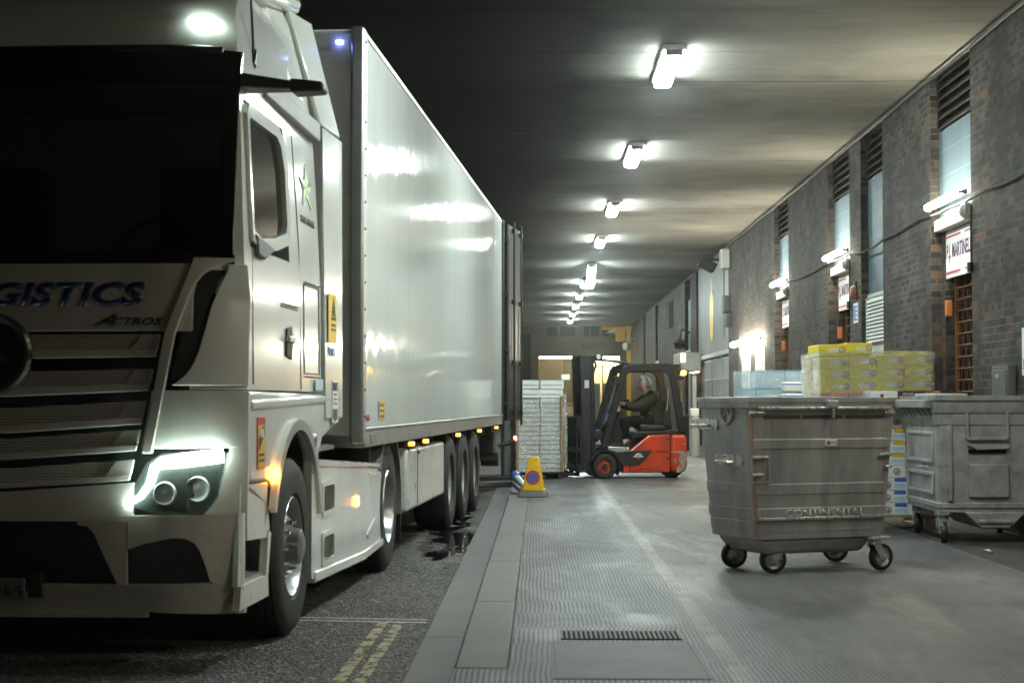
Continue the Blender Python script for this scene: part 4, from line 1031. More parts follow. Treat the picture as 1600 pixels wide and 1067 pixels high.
# ---- lower sides: wheel arch panels, steps, skirts
AX = (1.45, .52)
def arch(cy_, cz, r, a0, a1, n): return [(cy_ + r * cos(R(a0 + (a1 - a0) * k / n)), cz + r * sin(R(a0 + (a1 - a0) * k / n))) for k in range(n + 1)]
for s in (-1, 1):
    X0, X1 = s * 1.13, s * 1.185
    b = MB(); pf = arch(1.45, .52, .68, 148, 20, 16)
    poly = [(.27, 1.415), (.26, 1.12), (.3, .94)] + [(.80, .92)] + pf + [(2.1, .95), (2.3, 1.12), (2.95, 1.22), (2.95, 1.405)]
    b.prism(poly, 'x', X0, X1); b.build('fender', 'truck_white', tr, bev=.03, seg=4)
    b = MB(); b.prism([(.3, 1.37), (1.6, 1.40), (2.93, 1.40), (2.93, 1.35), (1.6, 1.33), (.3, 1.31)], 'x', s * 1.15, s * 1.2); b.build('fender_ridge', 'truck_white', tr, bev=.024, seg=4)
    b = MB(); b.ring(arch(1.45, .52, .74, 160, 12, 16) + arch(1.45, .52, .735, 12, 160, 16), arch(1.45, .52, .675, 160, 12, 16) + arch(1.45, .52, .68, 12, 160, 16), 'x', s * 1.18, s * 1.215)
    b.build('wheel_arch', 'truck_white', tr)
    b = MB(); A = arch(1.45, .52, .675, 165, 0, 18)
    b.grid([[(s * x, y, z) for y, z in A] for x in (.8, 1.14)], None); b.build('mudguard', 'black_plastic', tr)
    # step well behind the bumper corner
    b = MB(); b.prism([(.2, .93), (.8, .92), (.8, .8), (.86, .66), (.78, .62), (.32, .64), (.32, .93)], 'x', X0, s * 1.165); b.prism([(.14, .30), (.82, .30), (.80, .42), (.18, .42)], 'x', X0, s * 1.17)
    b.prism([(.14, .42), (.30, .42), (.30, .93), (.2, .93)], 'x', X0, s * 1.16)
    b.prism([(.74, .42), (.80, .42), (.87, .64), (.80, .66)], 'x', X0, s * 1.172)
    b.build('step_panel', 'truck_white_low', tr, bev=.01)
    b = MB(); b.box(min(s * 1.0, s * 1.02), max(s * 1.0, s * 1.02), .28, .82, .4, .7); b.build('step_recess', 'truck_white_low', tr)
    b = MB(); b.box(min(s * 1.0, s * 1.15), max(s * 1.0, s * 1.15), .3, .76, .42, .44); b.box(min(s * 1.03, s * 1.06), max(s * 1.03, s * 1.06), .34, .46, .46, .6); b.build('step', 'alu', tr)
    MB().prism([(.82, .91), (.87, .91), (.90, .94), (.90, .97), (.87, 1.0), (.82, 1.0)], 'x', s * 1.175, s * 1.215).build('indicator', 'amber' if s > 0 else 'lens_orange', tr, bev=.008)
    # side skirt
    b = MB(); o_ = [(1.93, .28), (1.93, .98), (1.99, 1.03), (2.08, .95), (4.7, .84), (4.8, .8), (4.8, .26), (3.9, .23), (2.6, .24)]
    holes = [(2.28, 2.64, .66, .82), (2.28, 2.64, .35, .50)]
    b.prism([(1.93, .27), (2.27, .26), (2.27, .94), (2.04, .97), (2.0, 1.04), (1.93, 1.0)], 'x', s * 1.14, s * 1.19)
    b.prism([(2.27, .26), (2.65, .25), (2.65, .34), (2.27, .34)], 'x', s * 1.14, s * 1.19); b.prism([(2.27, .51), (2.65, .51), (2.65, .65), (2.27, .65)], 'x', s * 1.14, s * 1.19); b.prism([(2.27, .83), (2.65, .83), (2.65, .93), (2.27, .94)], 'x', s * 1.14, s * 1.19)
    b.prism([(2.65, .25), (3.9, .22), (4.78, .25), (4.78, .78), (4.72, .84), (2.65, .93)], 'x', s * 1.14, s * 1.19)
    sk = b.build('side_skirt', 'truck_white', tr)
    b = MB(); b.prism([(1.95, .9), (1.95, 1.12), (1.99, 1.12), (2.08, .95), (4.7, .84), (4.7, .88), (2.1, 1.0), (2.06, 1.16), (1.95, 1.16)], 'x', s * 1.1, s * 1.2); b.prism([(2.0, .24), (3.9, .20), (4.8, .23), (4.8, .29), (3.9, .27), (2.0, .31)], 'x', s * 1.12, s * 1.205)
    b.prism([(4.1, .84), (4.65, .79), (4.5, .42), (4.1, .34), (4.0, .38), (4.4, .48)], 'x', s * 1.15, s * 1.2)
    setpar(b.build('trim', 'truck_white', bev=.012), sk)
    b = MB(); b.box(min(s * 1.08, s * 1.1), max(s * 1.08, s * 1.1), 2.2, 2.75, .3, .9); setpar(b.build('foothold', 'black_void'), sk)
    b = MB()
    for (a0, a1, c0_, c1) in holes: b.ring(rrect(a0 - .03, a1 + .03, c0_ - .03, c1 + .03, .02), rrect(a0, a1, c0_, c1, .02), 'x', s * 1.188, s * 1.204)
    setpar(b.build('foothold_frame', 'truck_white'), sk)
    setpar(MB().prism([(3.54, .615), (3.61, .615), (3.61, .685), (3.54, .685)], 'x', s * 1.19, s * 1.208).build('marker_lamp', 'amber' if s > 0 else 'lens_orange', bev=.01), sk)
    b = MB(); b.box(min(s * .5, s * 1.14), max(s * .5, s * 1.14), 1.88, 1.92, .2, 1.1); b.build('mudflap', 'black_plastic', tr)
    b = MB(); b.box(min(s * .55, s * 1.12), max(s * .55, s * 1.12), 2.05, 4.55, .26, .88); b.build('fuel_tank', 'chassis', tr, bev=.04)
    # rear mudguard
    b = MB(); A = arch(5.15, .52, .6, 150, -10, 18); B = arch(5.15, .52, .64, -10, 150, 18)
    b.prism(A + B, 'x', s * .62, s * 1.21); b.build('mudguard', 'mud_grey', tr)
    b = MB(); b.box(min(s * .62, s * 1.2), max(s * .62, s * 1.2), 5.77, 5.8, .18, .6); b.build('mudflap', 'black_plastic', tr)
b = MB()
for s in (-1, 1): b.box(s * .42 - .04, s * .42 + .04, .6, 5.9, .75, 1.02)
b.box(-.4, .4, 2.4, 2.6, .8, .95); b.box(-.45, .45, 4.2, 5.0, 1.02, 1.1); b.box(-.9, .9, .4, 2.3, .55, 1.4); b.box(-.3, .3, 2.9, 3.0, .7, .95)
b.build('chassis', 'chassis', tr)
b = MB(); b.box(-.7, 1.08, 2.5, 3.3, 1.03, 1.06); 
for k in range(9): b.box(-.65, 1.05, 2.54 + k * .08, 2.57 + k * .08, 1.06, 1.068)
b.build('deck_plate', 'alu', tr)
b = MB()
for k, x in enumerate((-.3, -.1, .12)):
    b.tube([(x + .1 * sin(t * 3), 2.45 + .75 * t, 1.9 - .8 * sin(pi * t)) for t in [i / 14 for i in range(15)]], .018, 6)
b.build('air_hose', 'cable_black', tr)

def wheel(parent, name, c, s, Rr=.515, W_=.3, rim='rim_silver', front=True):
    """tyre and rim as a wheel standing on its own centre; s = outward side"""
    w = bpy.data.objects.new(name, None); COL.objects.link(w); w.parent = parent; w.location = c; w.empty_display_size = .1
    h = W_ / 2
    prof = [(.29, -h * .8), (.31, -h), (.42, -h * 1.05), (Rr - .035, -h * .97), (Rr - .008, -h * .8)]
    n = 5
    for k in range(n):
        a = -h * .78 + 1.56 * h * k / n; e = 1.56 * h / n
        prof += [(Rr, a + e * .05), (Rr, a + e * .8), (Rr - .014, a + e * .82), (Rr - .014, a + e * .98)]
    prof += [(Rr - .008, h * .8), (Rr - .035, h * .97), (.42, h * 1.05), (.31, h), (.29, h * .8)]
    MB().lathe(prof, (0, 0, 0), 'x', 56).build('tyre', 'tyre', w, smooth=50)
    o = s
    if front: rp = [(.295, .13), (.285, .145), (.272, .13), (.255, .06), (.20, .07), (.17, .115), (.115, .125), (.10, .19), (.06, .205), (0, .205)]
    else: rp = [(.295, .13), (.285, .145), (.272, .13), (.25, .0), (.235, -.06), (.15, -.075), (.13, -.03), (.12, .06), (.08, .075), (0, .075)]
    rb = MB().lathe([(r, o * x) for r, x in rp] , (0, 0, 0), 'x', 40); rb.lathe([(.295, -o * .13), (.27, -o * .12), (.25, 0)], (0, 0, 0), 'x', 32); ro = rb.build('rim', rim, w, smooth=40)
    b = MB()
    for k in range(10):
        a = 2 * pi * k / 10; r = .145; x = o * (.115 if front else -.06); b.cyl((x, r * cos(a), r * sin(a)), (x + o * .035, r * cos(a), r * sin(a)), .014, n=6)
    b.build('wheel_nuts', 'chrome' if front else 'alu', w)
    b = MB()
    for k in range(10):
        a = 2 * pi * (k + .5) / 10; r = .225; x = o * (.066 if front else -.064); d = V((0, cos(a), sin(a))); b.cyl(V((x, 0, 0)) + d * r - V((o * .01, 0, 0)), V((x + o * .007, 0, 0)) + d * r, .024, n=10)
    b.build('vent_holes', 'black_void', w)
    return w
wheel(tr, 'wheel', (1.03, 1.45, .515), 1)
wheel(tr, 'wheel', (-1.03, 1.45, .515), -1)
for s in (-1, 1):
    wheel(tr, 'wheel', (s * 1.05, 5.15, .515), s, front=False, W_=.28); wheel(tr, 'wheel', (s * .74, 5.15, .515), s, front=False, W_=.28)
b = MB(); b.cyl((-1, 1.45, .5), (1, 1.45, .5), .07); b.cyl((-1, 5.15, .52), (1, 5.15, .52), .1); b.lathe([(0, -.25), (.2, -.15), (.22, 0), (.2, .15), (0, .25)], (0, 5.15, .52), 'x', 16); b.build('axles', 'chassis', tr)

# decals on the near side
def side_decal(name, y0, y1, z0, z1, m, off=.004, x=None):
    xx = (x if x else hw((z0 + z1) / 2)) + off
    return MB().box(xx - .003, xx, y0, y1, z0, z1).build(name, m, tr)
d = side_decal('warning_sticker', 2.40, 2.68, 1.74, 2.06, 'sticker_yellow', x=1.2)
b = MB(); b.ring([(2.49, 1.89), (2.66, 1.89), (2.575, 2.045)], [(2.52, 1.908), (2.63, 1.908), (2.575, 2.008)], 'x', 1.2035, 1.206); b.prism([(2.56, 1.915), (2.59, 1.915), (2.60, 1.955), (2.55, 1.955)], 'x', 1.2035, 1.206); b.prism([(2.565, 1.96), (2.585, 1.96), (2.585, 1.98), (2.565, 1.98)], 'x', 1.2035, 1.206)
for z in (1.85, 1.82): b.box(1.2035, 1.206, 2.5, 2.65, z, z + .014)
setpar(b.build('pictogram', 'ink'), d)
text('IFS', 'sticker_blue', tr, (1.204, 2.5, 1.655), (0, 1, 0), (0, 0, 1), .055, width=.13, bold=.03)
b = MB(); b.prism([(2.44, 1.67), (2.48, 1.65), (2.5, 1.69), (2.45, 1.72)], 'x', 1.201, 1.204); b.build('emblem', 'sticker_blue', tr)
d = side_decal('label', 2.55, 2.75, 1.22, 1.5, 'sticker_white', x=1.2)
setpar(text('BRES', 'digit_grey', None, (1.205, 2.56, 1.43), (0, 1, 0), (0, 0, 1), .055, width=.17, bold=.03), d)
b = MB(); b.prism([(2.57, 1.31), (2.73, 1.31), (2.73, 1.25), (2.65, 1.225), (2.57, 1.25)], 'x', 1.203, 1.2055)
for z in (1.4, 1.37, 1.34): b.box(1.2035, 1.206, 2.6, 2.71, z, z + .01)
setpar(b.build('crest', 'digit_grey'), d)
d = side_decal('label', 2.05, 2.3, 1.43, 1.5, 'carton_blue', x=1.185)
d = side_decal('warning_sticker', .44, .63, 1.0, 1.275, 'sticker_red', x=1.185)
setpar(MB().prism([(.455, 1.015), (.615, 1.015), (.615, 1.235), (.455, 1.235)], 'x', 1.188, 1.191).build('field', 'sticker_yellow'), d)
b = MB(); b.prism([(.47, 1.1), (.6, 1.19), (.6, 1.22), (.55, 1.23), (.47, 1.16)], 'x', 1.1905, 1.193)
for z in (1.07, 1.04): b.box(1.1905, 1.193, .475, .595, z, z + .014)
setpar(b.build('pictogram', 'navy'), d)
setpar(MB().prism([(.5, 1.17), (.57, 1.17), (.57, 1.215), (.5, 1.215)], 'x', 1.1925, 1.1945).build('pictogram', 'sticker_white'), d)
b = MB(); c = (1.98, 2.68)
pts = [(c[0] + (.23 if k % 2 == 0 else .09) * sin(pi * k / 5), c[1] + (.15 if k % 2 == 0 else .058) * cos(pi * k / 5)) for k in range(10)]
def sx(z): return hw(z) + .002
for k in range(10):
    a, e = pts[k], pts[(k + 1) % 10]; b.mat('star_green' if k % 2 == 0 else 'star_dark')
    tri = [c, a, e]; b.add([(sx(z) + q, y, z) for q in (.0, .004) for y, z in tri], [(0, 1, 2), (3, 5, 4), (0, 3, 4, 1), (1, 4, 5, 2), (2, 5, 3, 0)])
b.build('star_emblem', None, tr)
text('STAR WINNER', 'ink', tr, (hw(2.47) + .003, 1.76, 2.45), (0, 1, 0), (-.06, 0, 1), .045, width=.44, bold=.02)

# ================================================================== TRAILER
T0 = 3.4; LT = 12.65
tl = thing('box_trailer', 'long white box trailer hitched to the lorry, rear door open at the dock', 'trailer', RX * -3.156 + DY * (8.2 + T0), -PH)
b = MB(); b.box(-1.25, 1.25, .02, LT - .02, 1.17, 4.0); b.build('box', 'trailer_white', tl, bev=.012)
MB().box(-1.2, 1.2, -.01, .03, 1.12, 3.97).build('front_wall', 'truck_white_low', tl)
for s in (-1, 1): MB().box(s * 1.222 - .048, s * 1.222 + .048, -.03, .13, 1.06, 4.012).build('corner_post', 'alu', tl, bev=.02)
b = MB()
for k in range(15): b.cyl((1.27, .05, 1.25 + k * .19), (1.276, .05, 1.25 + k * .19), .009, n=8)
b.build('rivets', 'digit_grey', tl)
b = MB(); b.box(-1.26, 1.262, .13, LT, 1.03, 1.165); b.box(1.25, 1.27, .13, LT, 1.15, 1.175); b.build('bottom_rail', 'alu', tl, bev=.008)
b = MB(); b.box(1.2, 1.258, .1, LT, 3.965, 4.012); b.box(-1.258, -1.2, .1, LT, 3.965, 4.012); b.build('top_rail', 'alu', tl, bev=.008)
b = MB(); b.box(1.262, 1.266, .35, .62, 1.05, 1.12); b.build('rail_plate', 'mud_grey', tl)
b = MB(); b.box(1.2, 1.285, LT - .02, LT + .08, 1.03, 4.02); b.box(-1.285, -1.2, LT - .02, LT + .08, 1.03, 4.02); b.box(-1.28, 1.28, LT, LT + .08, 3.9, 4.02); b.box(-1.28, 1.28, LT, LT + .08, 1.0, 1.12); b.build('rear_frame', 'chassis', tl, bev=.01)
for s, m_, w in ((1, 'blue_lamp', .02),):
    MB().box(1.07, 1.12, -.045, -.0105, 3.885, 3.91).build('blue_marker_lamp', 'blue_lamp', tl, bev=.004)
for k, ch in enumerate('578783'):
    text(ch, 'digit_grey', tl, (1.055, -.012, 2.51 - k * .115), (1, 0, 0), (0, 0, 1), .075, width=.055, bold=.01, name='serial_digit')
# open rear door: leaf swung out along the box line, dark seals and lock rods
dr = bpy.data.objects.new('rear_door', None); COL.objects.link(dr); dr.parent = tl; dr.location = (1.27, LT + .09, 0); dr.rotation_euler = (0, 0, R(-5.5))
b = MB(); b.box(.0, .08, .03, 1.24, 1.08, 3.96); b.build('leaf', 'black_plastic', dr, bev=.01)
b = MB(); 
for y in (.02, 1.24): b.tube([(-.01, y, 1.08), (-.01, y, 3.96)], .03, 8)
b.tube([(.05, .0, 1.08), (.05, .0, 3.96)], .03, 8)
b.build('seal', 'rubber', dr)
b = MB()
for y in (.3, .95):
    b.cyl((.11, y, 1.0), (.11, y, 4.02), .017, n=8)
    for z in (1.15, 1.9, 2.8, 3.85): b.box(.08, .13, y - .05, y + .05, z, z + .07)
b.build('lock_rod', 'rubber', dr)
b = MB()
for z in (1.3, 2.1, 2.9, 3.7): b.box(-.02, .09, -.07, .1, z, z + .06)
b.build('hinge', 'chassis', dr)
# the other leaf, folded round the far side
b = MB(); b.box(-1.36, -1.29, LT - 1.2, LT, 1.08, 3.96); b.build('rear_door', 'chassis', tl, bev=.01)
# under-frame
b = MB()
for s in (-1, 1): b.box(s * .5 - .06, s * .5 + .06, .6, LT - .1, .82, 1.03)
for y in (1.0, 3.0, 5.0, 6.5, 8.0, 9.4, 10.8, 12.0): b.box(-1.15, 1.15, y, y + .08, .9, 1.03)
b.box(-1.2, 1.2, LT - .2, LT - .1, .5, .62); b.box(-.6, -.5, LT - .2, LT - .1, .5, 1.03); b.box(.5, .6, LT - .2, LT - .1, .5, 1.03)
b.box(.9, 1.15, LT - .3, LT + .05, .62, .92); b.box(.95, 1.2, LT - .05, LT + .1, .42, .56)
b.build('chassis', 'chassis', tl)
for s in (-1, 1):
    b = MB(); b.box(min(s * .62, s * 1.21), max(s * .62, s * 1.21), 2.75, 5.55, .40, .95); pb = b.build('pallet_box', 'truck_white_low', tl, bev=.03)
    b = MB(); b.box(s * 1.213 - .002, s * 1.213 + .002, 3.4, 3.412, .42, .94); 
    for z in (.9,): b.cyl((s * 1.21, 3.45, z), (s * 1.225, 3.45, z), .015, n=8)
    setpar(b.build('panel_gap', 'digit_grey'), pb)
    for k in range(8):
        pass
    for y in (6.17, 7.58, 8.96):
        wheel(tl, 'wheel', (s * 1.04, y, .5), s, Rr=.5, W_=.36, rim='rim_white', front=False)
    b = MB()
    for y in (6.17, 7.58, 8.96): b.prism(arch(y, .5, .57, 150, 30, 10) + arch(y, .5, .59, 30, 150, 10), 'x', s * .85, s * 1.2)
    b.build('mudguard', 'black_plastic', tl)
    MB().box(min(s * .85, s * 1.2), max(s * .85, s * 1.2), 9.6, 9.63, .2, .95).build('mudflap', 'black_plastic', tl)
    for y in (2.87, 3.88, 6.78, 9.36, 11.97):
        b = MB(); b.box(min(s * 1.2, s * 1.255), max(s * 1.2, s * 1.255), y - .035, y + .035, .97, 1.01); lm = b.build('side_marker', 'amber_small', tl, bev=.01)
        setpar(MB().box(min(s * 1.18, s * 1.25), max(s * 1.18, s * 1.25), y - .075, y + .075, .95, .964).build('mount', 'black_plastic'), lm)
b = MB(); b.cyl((-.9, 6.17, .5), (.9, 6.17, .5), .07); b.cyl((-.9, 7.58, .5), (.9, 7.58, .5), .07); b.cyl((-.9, 8.96, .5), (.9, 8.96, .5), .07); b.build('axles', 'chassis', tl)
b = MB(); b.tube([(1.2, LT + .02, .72), (1.33, LT + .05, .74), (1.42, LT + .1, .80)], .03, 8); st = b.build('outline_lamp', 'rubber', tl)
setpar(MB().lathe([(0, -.03), (.035, -.02), (.035, .02), (0, .03)], (1.44, LT + .1, .82), 'x', 12).build('lens', 'red_lamp'), st)
b = MB()
for x in (.75, 1.0): b.cyl((x, 2.4, .3), (x, 2.4, .9), .06, n=8)
b.box(.65, 1.1, 2.3, 2.5, .22, .28); b.build('landing_legs', 'chassis', tl)
MB().box(1.2505, 1.253, .85, 1.12, 1.22, 1.36).build('sticker', 'sticker_yellow', tl)
MB().box(1.2505, 1.254, .80, .85, 1.22, 1.36).build('sticker', 'sticker_blue', tl)
b = MB()
for i in range(3):
    for j in range(3): b.box(1.2525, 1.2545, .88 + i * .08, .93 + i * .08, 1.235 + j * .042, 1.258 + j * .042)
b.build('sticker_print', 'digit_grey', tl)
text('SAFE', 'sticker_red', tl, (1.254, .17, 1.22), (0, 1, 0), (0, 0, 1), .045, width=.2, bold=.03)

# ================================================================== FORKLIFT
FA_ = R(9); FO = V((1.463, 27.62, Z_D))
FM = Matrix.Translation(FO) @ Matrix.Rotation(FA_, 4, 'Z')
def q(zx, zy): return ((zx / 4.85 - 100) / 96, (208 - zy / 4.85) / 96)
def Q(pts): return [q(*p) for p in pts]
fk = thing('forklift', 'red and dark grey electric forklift with amber beacon, lifting a pallet', 'forklift', FO, FA_)
def fprism(name, m, pts, y0, y1, bev=0., parent=None, seg=2):
    return MB().prism(Q(pts), 'y', y0, y1).build(name, m, parent or fk, bev=bev, seg=seg)
cw = fprism('counterweight', 'fork_red', [(773, 676), (885, 676), (903, 720), (906, 900), (885, 968), (773, 965)], -.51, .51, .06, seg=3)
bd = fprism('body', 'fork_red', [(456, 800), (600, 684), (768, 676), (768, 965), (400, 965), (400, 800)], -.5, .5, .02)
fprism('side_panel', 'fork_grey', [(340, 815), (455, 800), (632, 795), (585, 848), (530, 900), (490, 911), (395, 911)], -.516, -.49, .008)
fprism('panel_gap', 'ink', [(454, 800), (459, 800), (459, 962), (454, 962)], -.521, -.49)
b = MB()
for p in ([(775, 806), (880, 800), (897, 830), (890, 900), (868, 955), (815, 968), (820, 930), (845, 905), (830, 860), (850, 825), (775, 815)], [(790, 865), (815, 862), (818, 872), (790, 874)], [(785, 880), (830, 884), (800, 892)], [(860, 750), (888, 745), (886, 757), (862, 758)]):
    b.prism(Q(p), 'y', -.5125, -.5)
b.build('scraped_patch', 'paint_scrape', cw)
b = MB()
for (x, y, w_, h_) in ((650, 803, 110, 5), (480, 880, 60, 3), (520, 935, 120, 4)): b.prism(Q([(x, y), (x + w_, y), (x + w_ * .9, y + h_), (x + 5, y + h_ * 1.4)]), 'y', -.5025, -.49)
for (x, y) in ((750, 715), (750, 862)): b.prism(Q([(x - 8, y - 8), (x + 8, y - 8), (x + 8, y + 8), (x - 8, y + 8)]), 'y', -.504, -.49)
b.build('latch', 'ink', bd)
b = MB(); c = q(520, 842)
b.tube([(c[0] + .055 * cos(t), -.519, c[1] + .045 * sin(t)) for t in [pi * k / 10 for k in range(11)]], .006, 5); b.tube([(c[0] + .03 * cos(t), -.519, c[1] + .025 * sin(t)) for t in [pi * k / 8 for k in range(9)]], .006, 5)
b.tube([(c[0] - .085, -.519, c[1] - .005), (c[0] + .085, -.519, c[1] - .005)], .006, 5)
b.build('emblem', 'sticker_white', fk)
fprism('emblem', 'sticker_red', [(505, 852), (535, 852), (535, 860), (505, 860)], -.52, -.51)
fprism('step', 'alu', [(285, 766), (452, 775), (452, 805), (350, 812), (285, 790)], -.49, .49, .01)
fprism('front_housing', 'fork_black', [(290, 800), (400, 810), (400, 962), (385, 965), (300, 930)], -.40, .45, .02)
fprism('floor_plate', 'fork_black', [(280, 740), (465, 755), (465, 790), (285, 780)], -.44, .46, .01)
fprism('seat_deck', 'fork_black', [(470, 720), (478, 672), (500, 655), (890, 648), (892, 675), (600, 684)], -.47, .48, .02)
fprism('seat', 'rubber', [(560, 650), (560, 600), (760, 610), (770, 650)], -.25, .25, .03)
fprism('seat', 'rubber', [(745, 620), (742, 520), (780, 430), (795, 428), (808, 520), (812, 610)], -.22, .22, .03)
# cowl and steering
fprism('dashboard', 'fork_black', [(300, 770), (310, 640), (370, 560), (400, 500), (415, 505), (400, 600), (420, 680), (410, 765)], -.3, .34, .02)
b = MB(); cx_, cz_ = q(402, 440); u_ = V((.5, 0, .87)).normalized(); w_ = V((0, 1, 0))
b.tube([V((cx_, 0, cz_)) + (u_ * cos(t) + w_ * sin(t)) * .155 for t in [2 * pi * k / 24 for k in range(24)]], .014, 6, closed=True)
b.cyl((cx_ - .155, 0, cz_ - .155), (cx_, 0, cz_), .03, n=8); b.cyl(V((cx_, 0, cz_)) - u_ * .15, V((cx_, 0, cz_)) + u_ * .15, .015, n=6)
b.build('steering_wheel', 'rubber', fk)
x, z = q(298, 545); MB(Matrix.Translation((x, -.1, z)) @ Matrix.Rotation(R(25), 4, 'Y')).box(-.015, .015, -.09, .09, -.07, .07).build('display', 'sticker_blue', fk, bev=.006)
b = MB()
for k in range(3): x, z = q(500 + 8 * k, 420); b.cyl((x, .3 - .05 * k, z - .12), (x, .3 - .05 * k, z), .012, n=6); b.lathe([(0, .03), (.022, .015), (.018, -.01), (0, -.02)], (x, .3 - .05 * k, z), 'z', 10)
b.build('levers', 'rubber', fk)
# overhead guard
outer = [(232, 778), (395, 180), (430, 152), (520, 141), (700, 137), (762, 138), (798, 152), (818, 200), (892, 660)]
inner = [(838, 664), (768, 250), (745, 212), (700, 200), (520, 202), (455, 206), (432, 232), (286, 776)]
for y0, y1 in ((-.5, -.42), (.42, .5)): fprism('guard_frame', 'fork_black', outer + inner, y0, y1, .012)
b = MB()
for k in range(7): x, z = q(450 + k * 52, 152); b.box(x - .02, x + .02, -.43, .43, z - .02, z + .02)
for zx, zy in ((420, 170), (790, 160)): x, z = q(zx, zy); b.box(x - .035, x + .035, -.43, .43, z - .03, z + .03)
b.build('guard_bars', 'fork_black', fk)
b = MB(); 
for (a, c) in (((395, 180), (255, 640)), ((330, 400), (262, 590))): p0 = q(*a); p1 = q(*c); b.tube([(p0[0] - .03, -.38, p0[1]), (p1[0] - .03, -.38, p1[1])], .012, 6)
b.tube([(q(300, 380)[0], -.3, q(300, 380)[1]), (q(285, 480)[0], -.3, q(285, 480)[1]), (q(275, 560)[0], -.3, q(275, 560)[1])], .01, 6)
b.build('wiper_frame', 'rubber', fk)
# mast
mast = bpy.data.objects.new('mast', None); COL.objects.link(mast); mast.parent = fk; mast.empty_display_size = .1
for y0, y1 in ((-.40, -.31), (.31, .40)):
    fprism('mast_rail', 'fork_grey', [(82, 74), (162, 74), (166, 968), (135, 970), (110, 940)], y0, y1, .008, mast)
    fprism('mast_rail', 'fork_black', [(166, 82), (190, 82), (205, 600), (205, 905), (170, 905)], y0 + .03 * (1 if y0 < 0 else -1), y1 + .03 * (1 if y0 < 0 else -1), .006, mast)
b = MB()
for zy in (80, 330, 600, 900): x0, z = q(100, zy); b.box(x0, x0 + .12, -.32, .32, z - .06, z)
b.build('cross_bar', 'fork_black', mast, bev=.006)
b = MB()
for y in (-.18, .18):
    p0 = q(178, 100); p1 = q(178, 900); b.cyl((p0[0], y, p0[1]), (p1[0], y, p1[1]), .028, n=10)
b.build('lift_cylinder', 'alu', mast)
b = MB()
for k in range(6): x0, z0 = q(205 + k * 6, 110); b.tube([(x0, -.2 + .05 * k, z0), (x0 + .03, -.2 + .05 * k, z0 - .09), (x0 - .01, -.2 + .05 * k, z0 - .18), (x0 - .045, -.2 + .05 * k, z0 - .5), (x0 - .05, -.2 + .05 * k, z0 - 1.2)], .012, 6)
p = [q(240, 160), q(275, 165), q(320, 150), q(370, 130)]; b.tube([(x, -.1, z) for x, z in p], .006, 5)
b.build('hose', 'rubber', mast)
b = MB(); p0 = q(165, 92); p1 = q(262, 76); b.box(p0[0], p1[0], -.36, -.26, p0[1] - .02, p1[1]); x, z = q(225, 90); b.box(x - .03, x + .03, -.30, -.2, z - .05, z + .03); b.build('lamp_bracket', 'fork_black', mast, bev=.006)
b = MB(); x, z = q(225, 90); b.mat('fork_black').lathe([(0, .03), (.035, .03), (.045, .0), (.045, -.02), (.04, -.025)], (x, -.38, z), 'y', 20); b.mat('alu').lathe([(.04, -.024), (.02, -.03), (0, -.02)], (x, -.38, z), 'y', 20); b.build('work_lamp', None, mast)
b = MB(); p0 = q(245, 96); p1 = q(400, 108); p2 = q(540, 132); p3 = q(760, 150); b.tube([(x, .45, z) for x, z in (p0, p1, p2, p3)], .022, 8); b.build('tie_bar', 'fork_black', fk)
b = MB(); x, z = q(133, 296); b.box(x - .034, x + .034, -.4025, -.39, z - .062, z + .062); lb = b.build('label', 'sticker_white', mast)
b = MB()
for k in (-1, 1): b.ring(rrect(x - .022, x + .022, z + k * .03 - .022, z + k * .03 + .022, .01, 2), rrect(x - .014, x + .014, z + k * .03 - .014, z + k * .03 + .014, .006, 2), 'y', -.4045, -.402)
setpar(b.build('print', 'sticker_red'), lb)
b = MB(); x0, z0 = q(190, 700); b.cyl((x0, -.28, z0 - .1), (q(250, 755)[0], -.28, q(250, 755)[1]), .035, n=10); b.build('tilt_cylinder', 'alu', fk)
MB().lathe([(0, -.05), (.075, -.04), (.085, 0), (.07, .04), (0, .05)], (q(222, 680)[0], -.36, q(222, 680)[1]), 'y', 18).build('hose_reel', 'rubber', fk)
# carriage, backrest and forks
b = MB()
for y in (-.42, -.2, 0, .2, .38): p0 = q(50, 540); b.box(p0[0], p0[0] + .03, y, y + .04, .2, p0[1])
p0 = q(50, 540); b.box(p0[0], p0[0] + .05, -.45, .45, p0[1] - .04, p0[1]); b.box(p0[0], p0[0] + .06, -.48, .48, .12, .22); b.box(p0[0], p0[0] + .06, -.48, .48, .42, .5)
b.prism(Q([(52, 535), (92, 535), (120, 780), (118, 960), (80, 965), (78, 700)]), 'y', -.40, -.36)
b.build('carriage', 'fork_black', fk, bev=.004)
for y in (-.33, .21):
    MB().prism([(-.90, .55), (-.86, .55), (-.86, .04), (-1.9, .06), (-1.9, .075), (-.92, .09)], 'y', y, y + .12).build('fork', 'fork_black', fk, bev=.004)
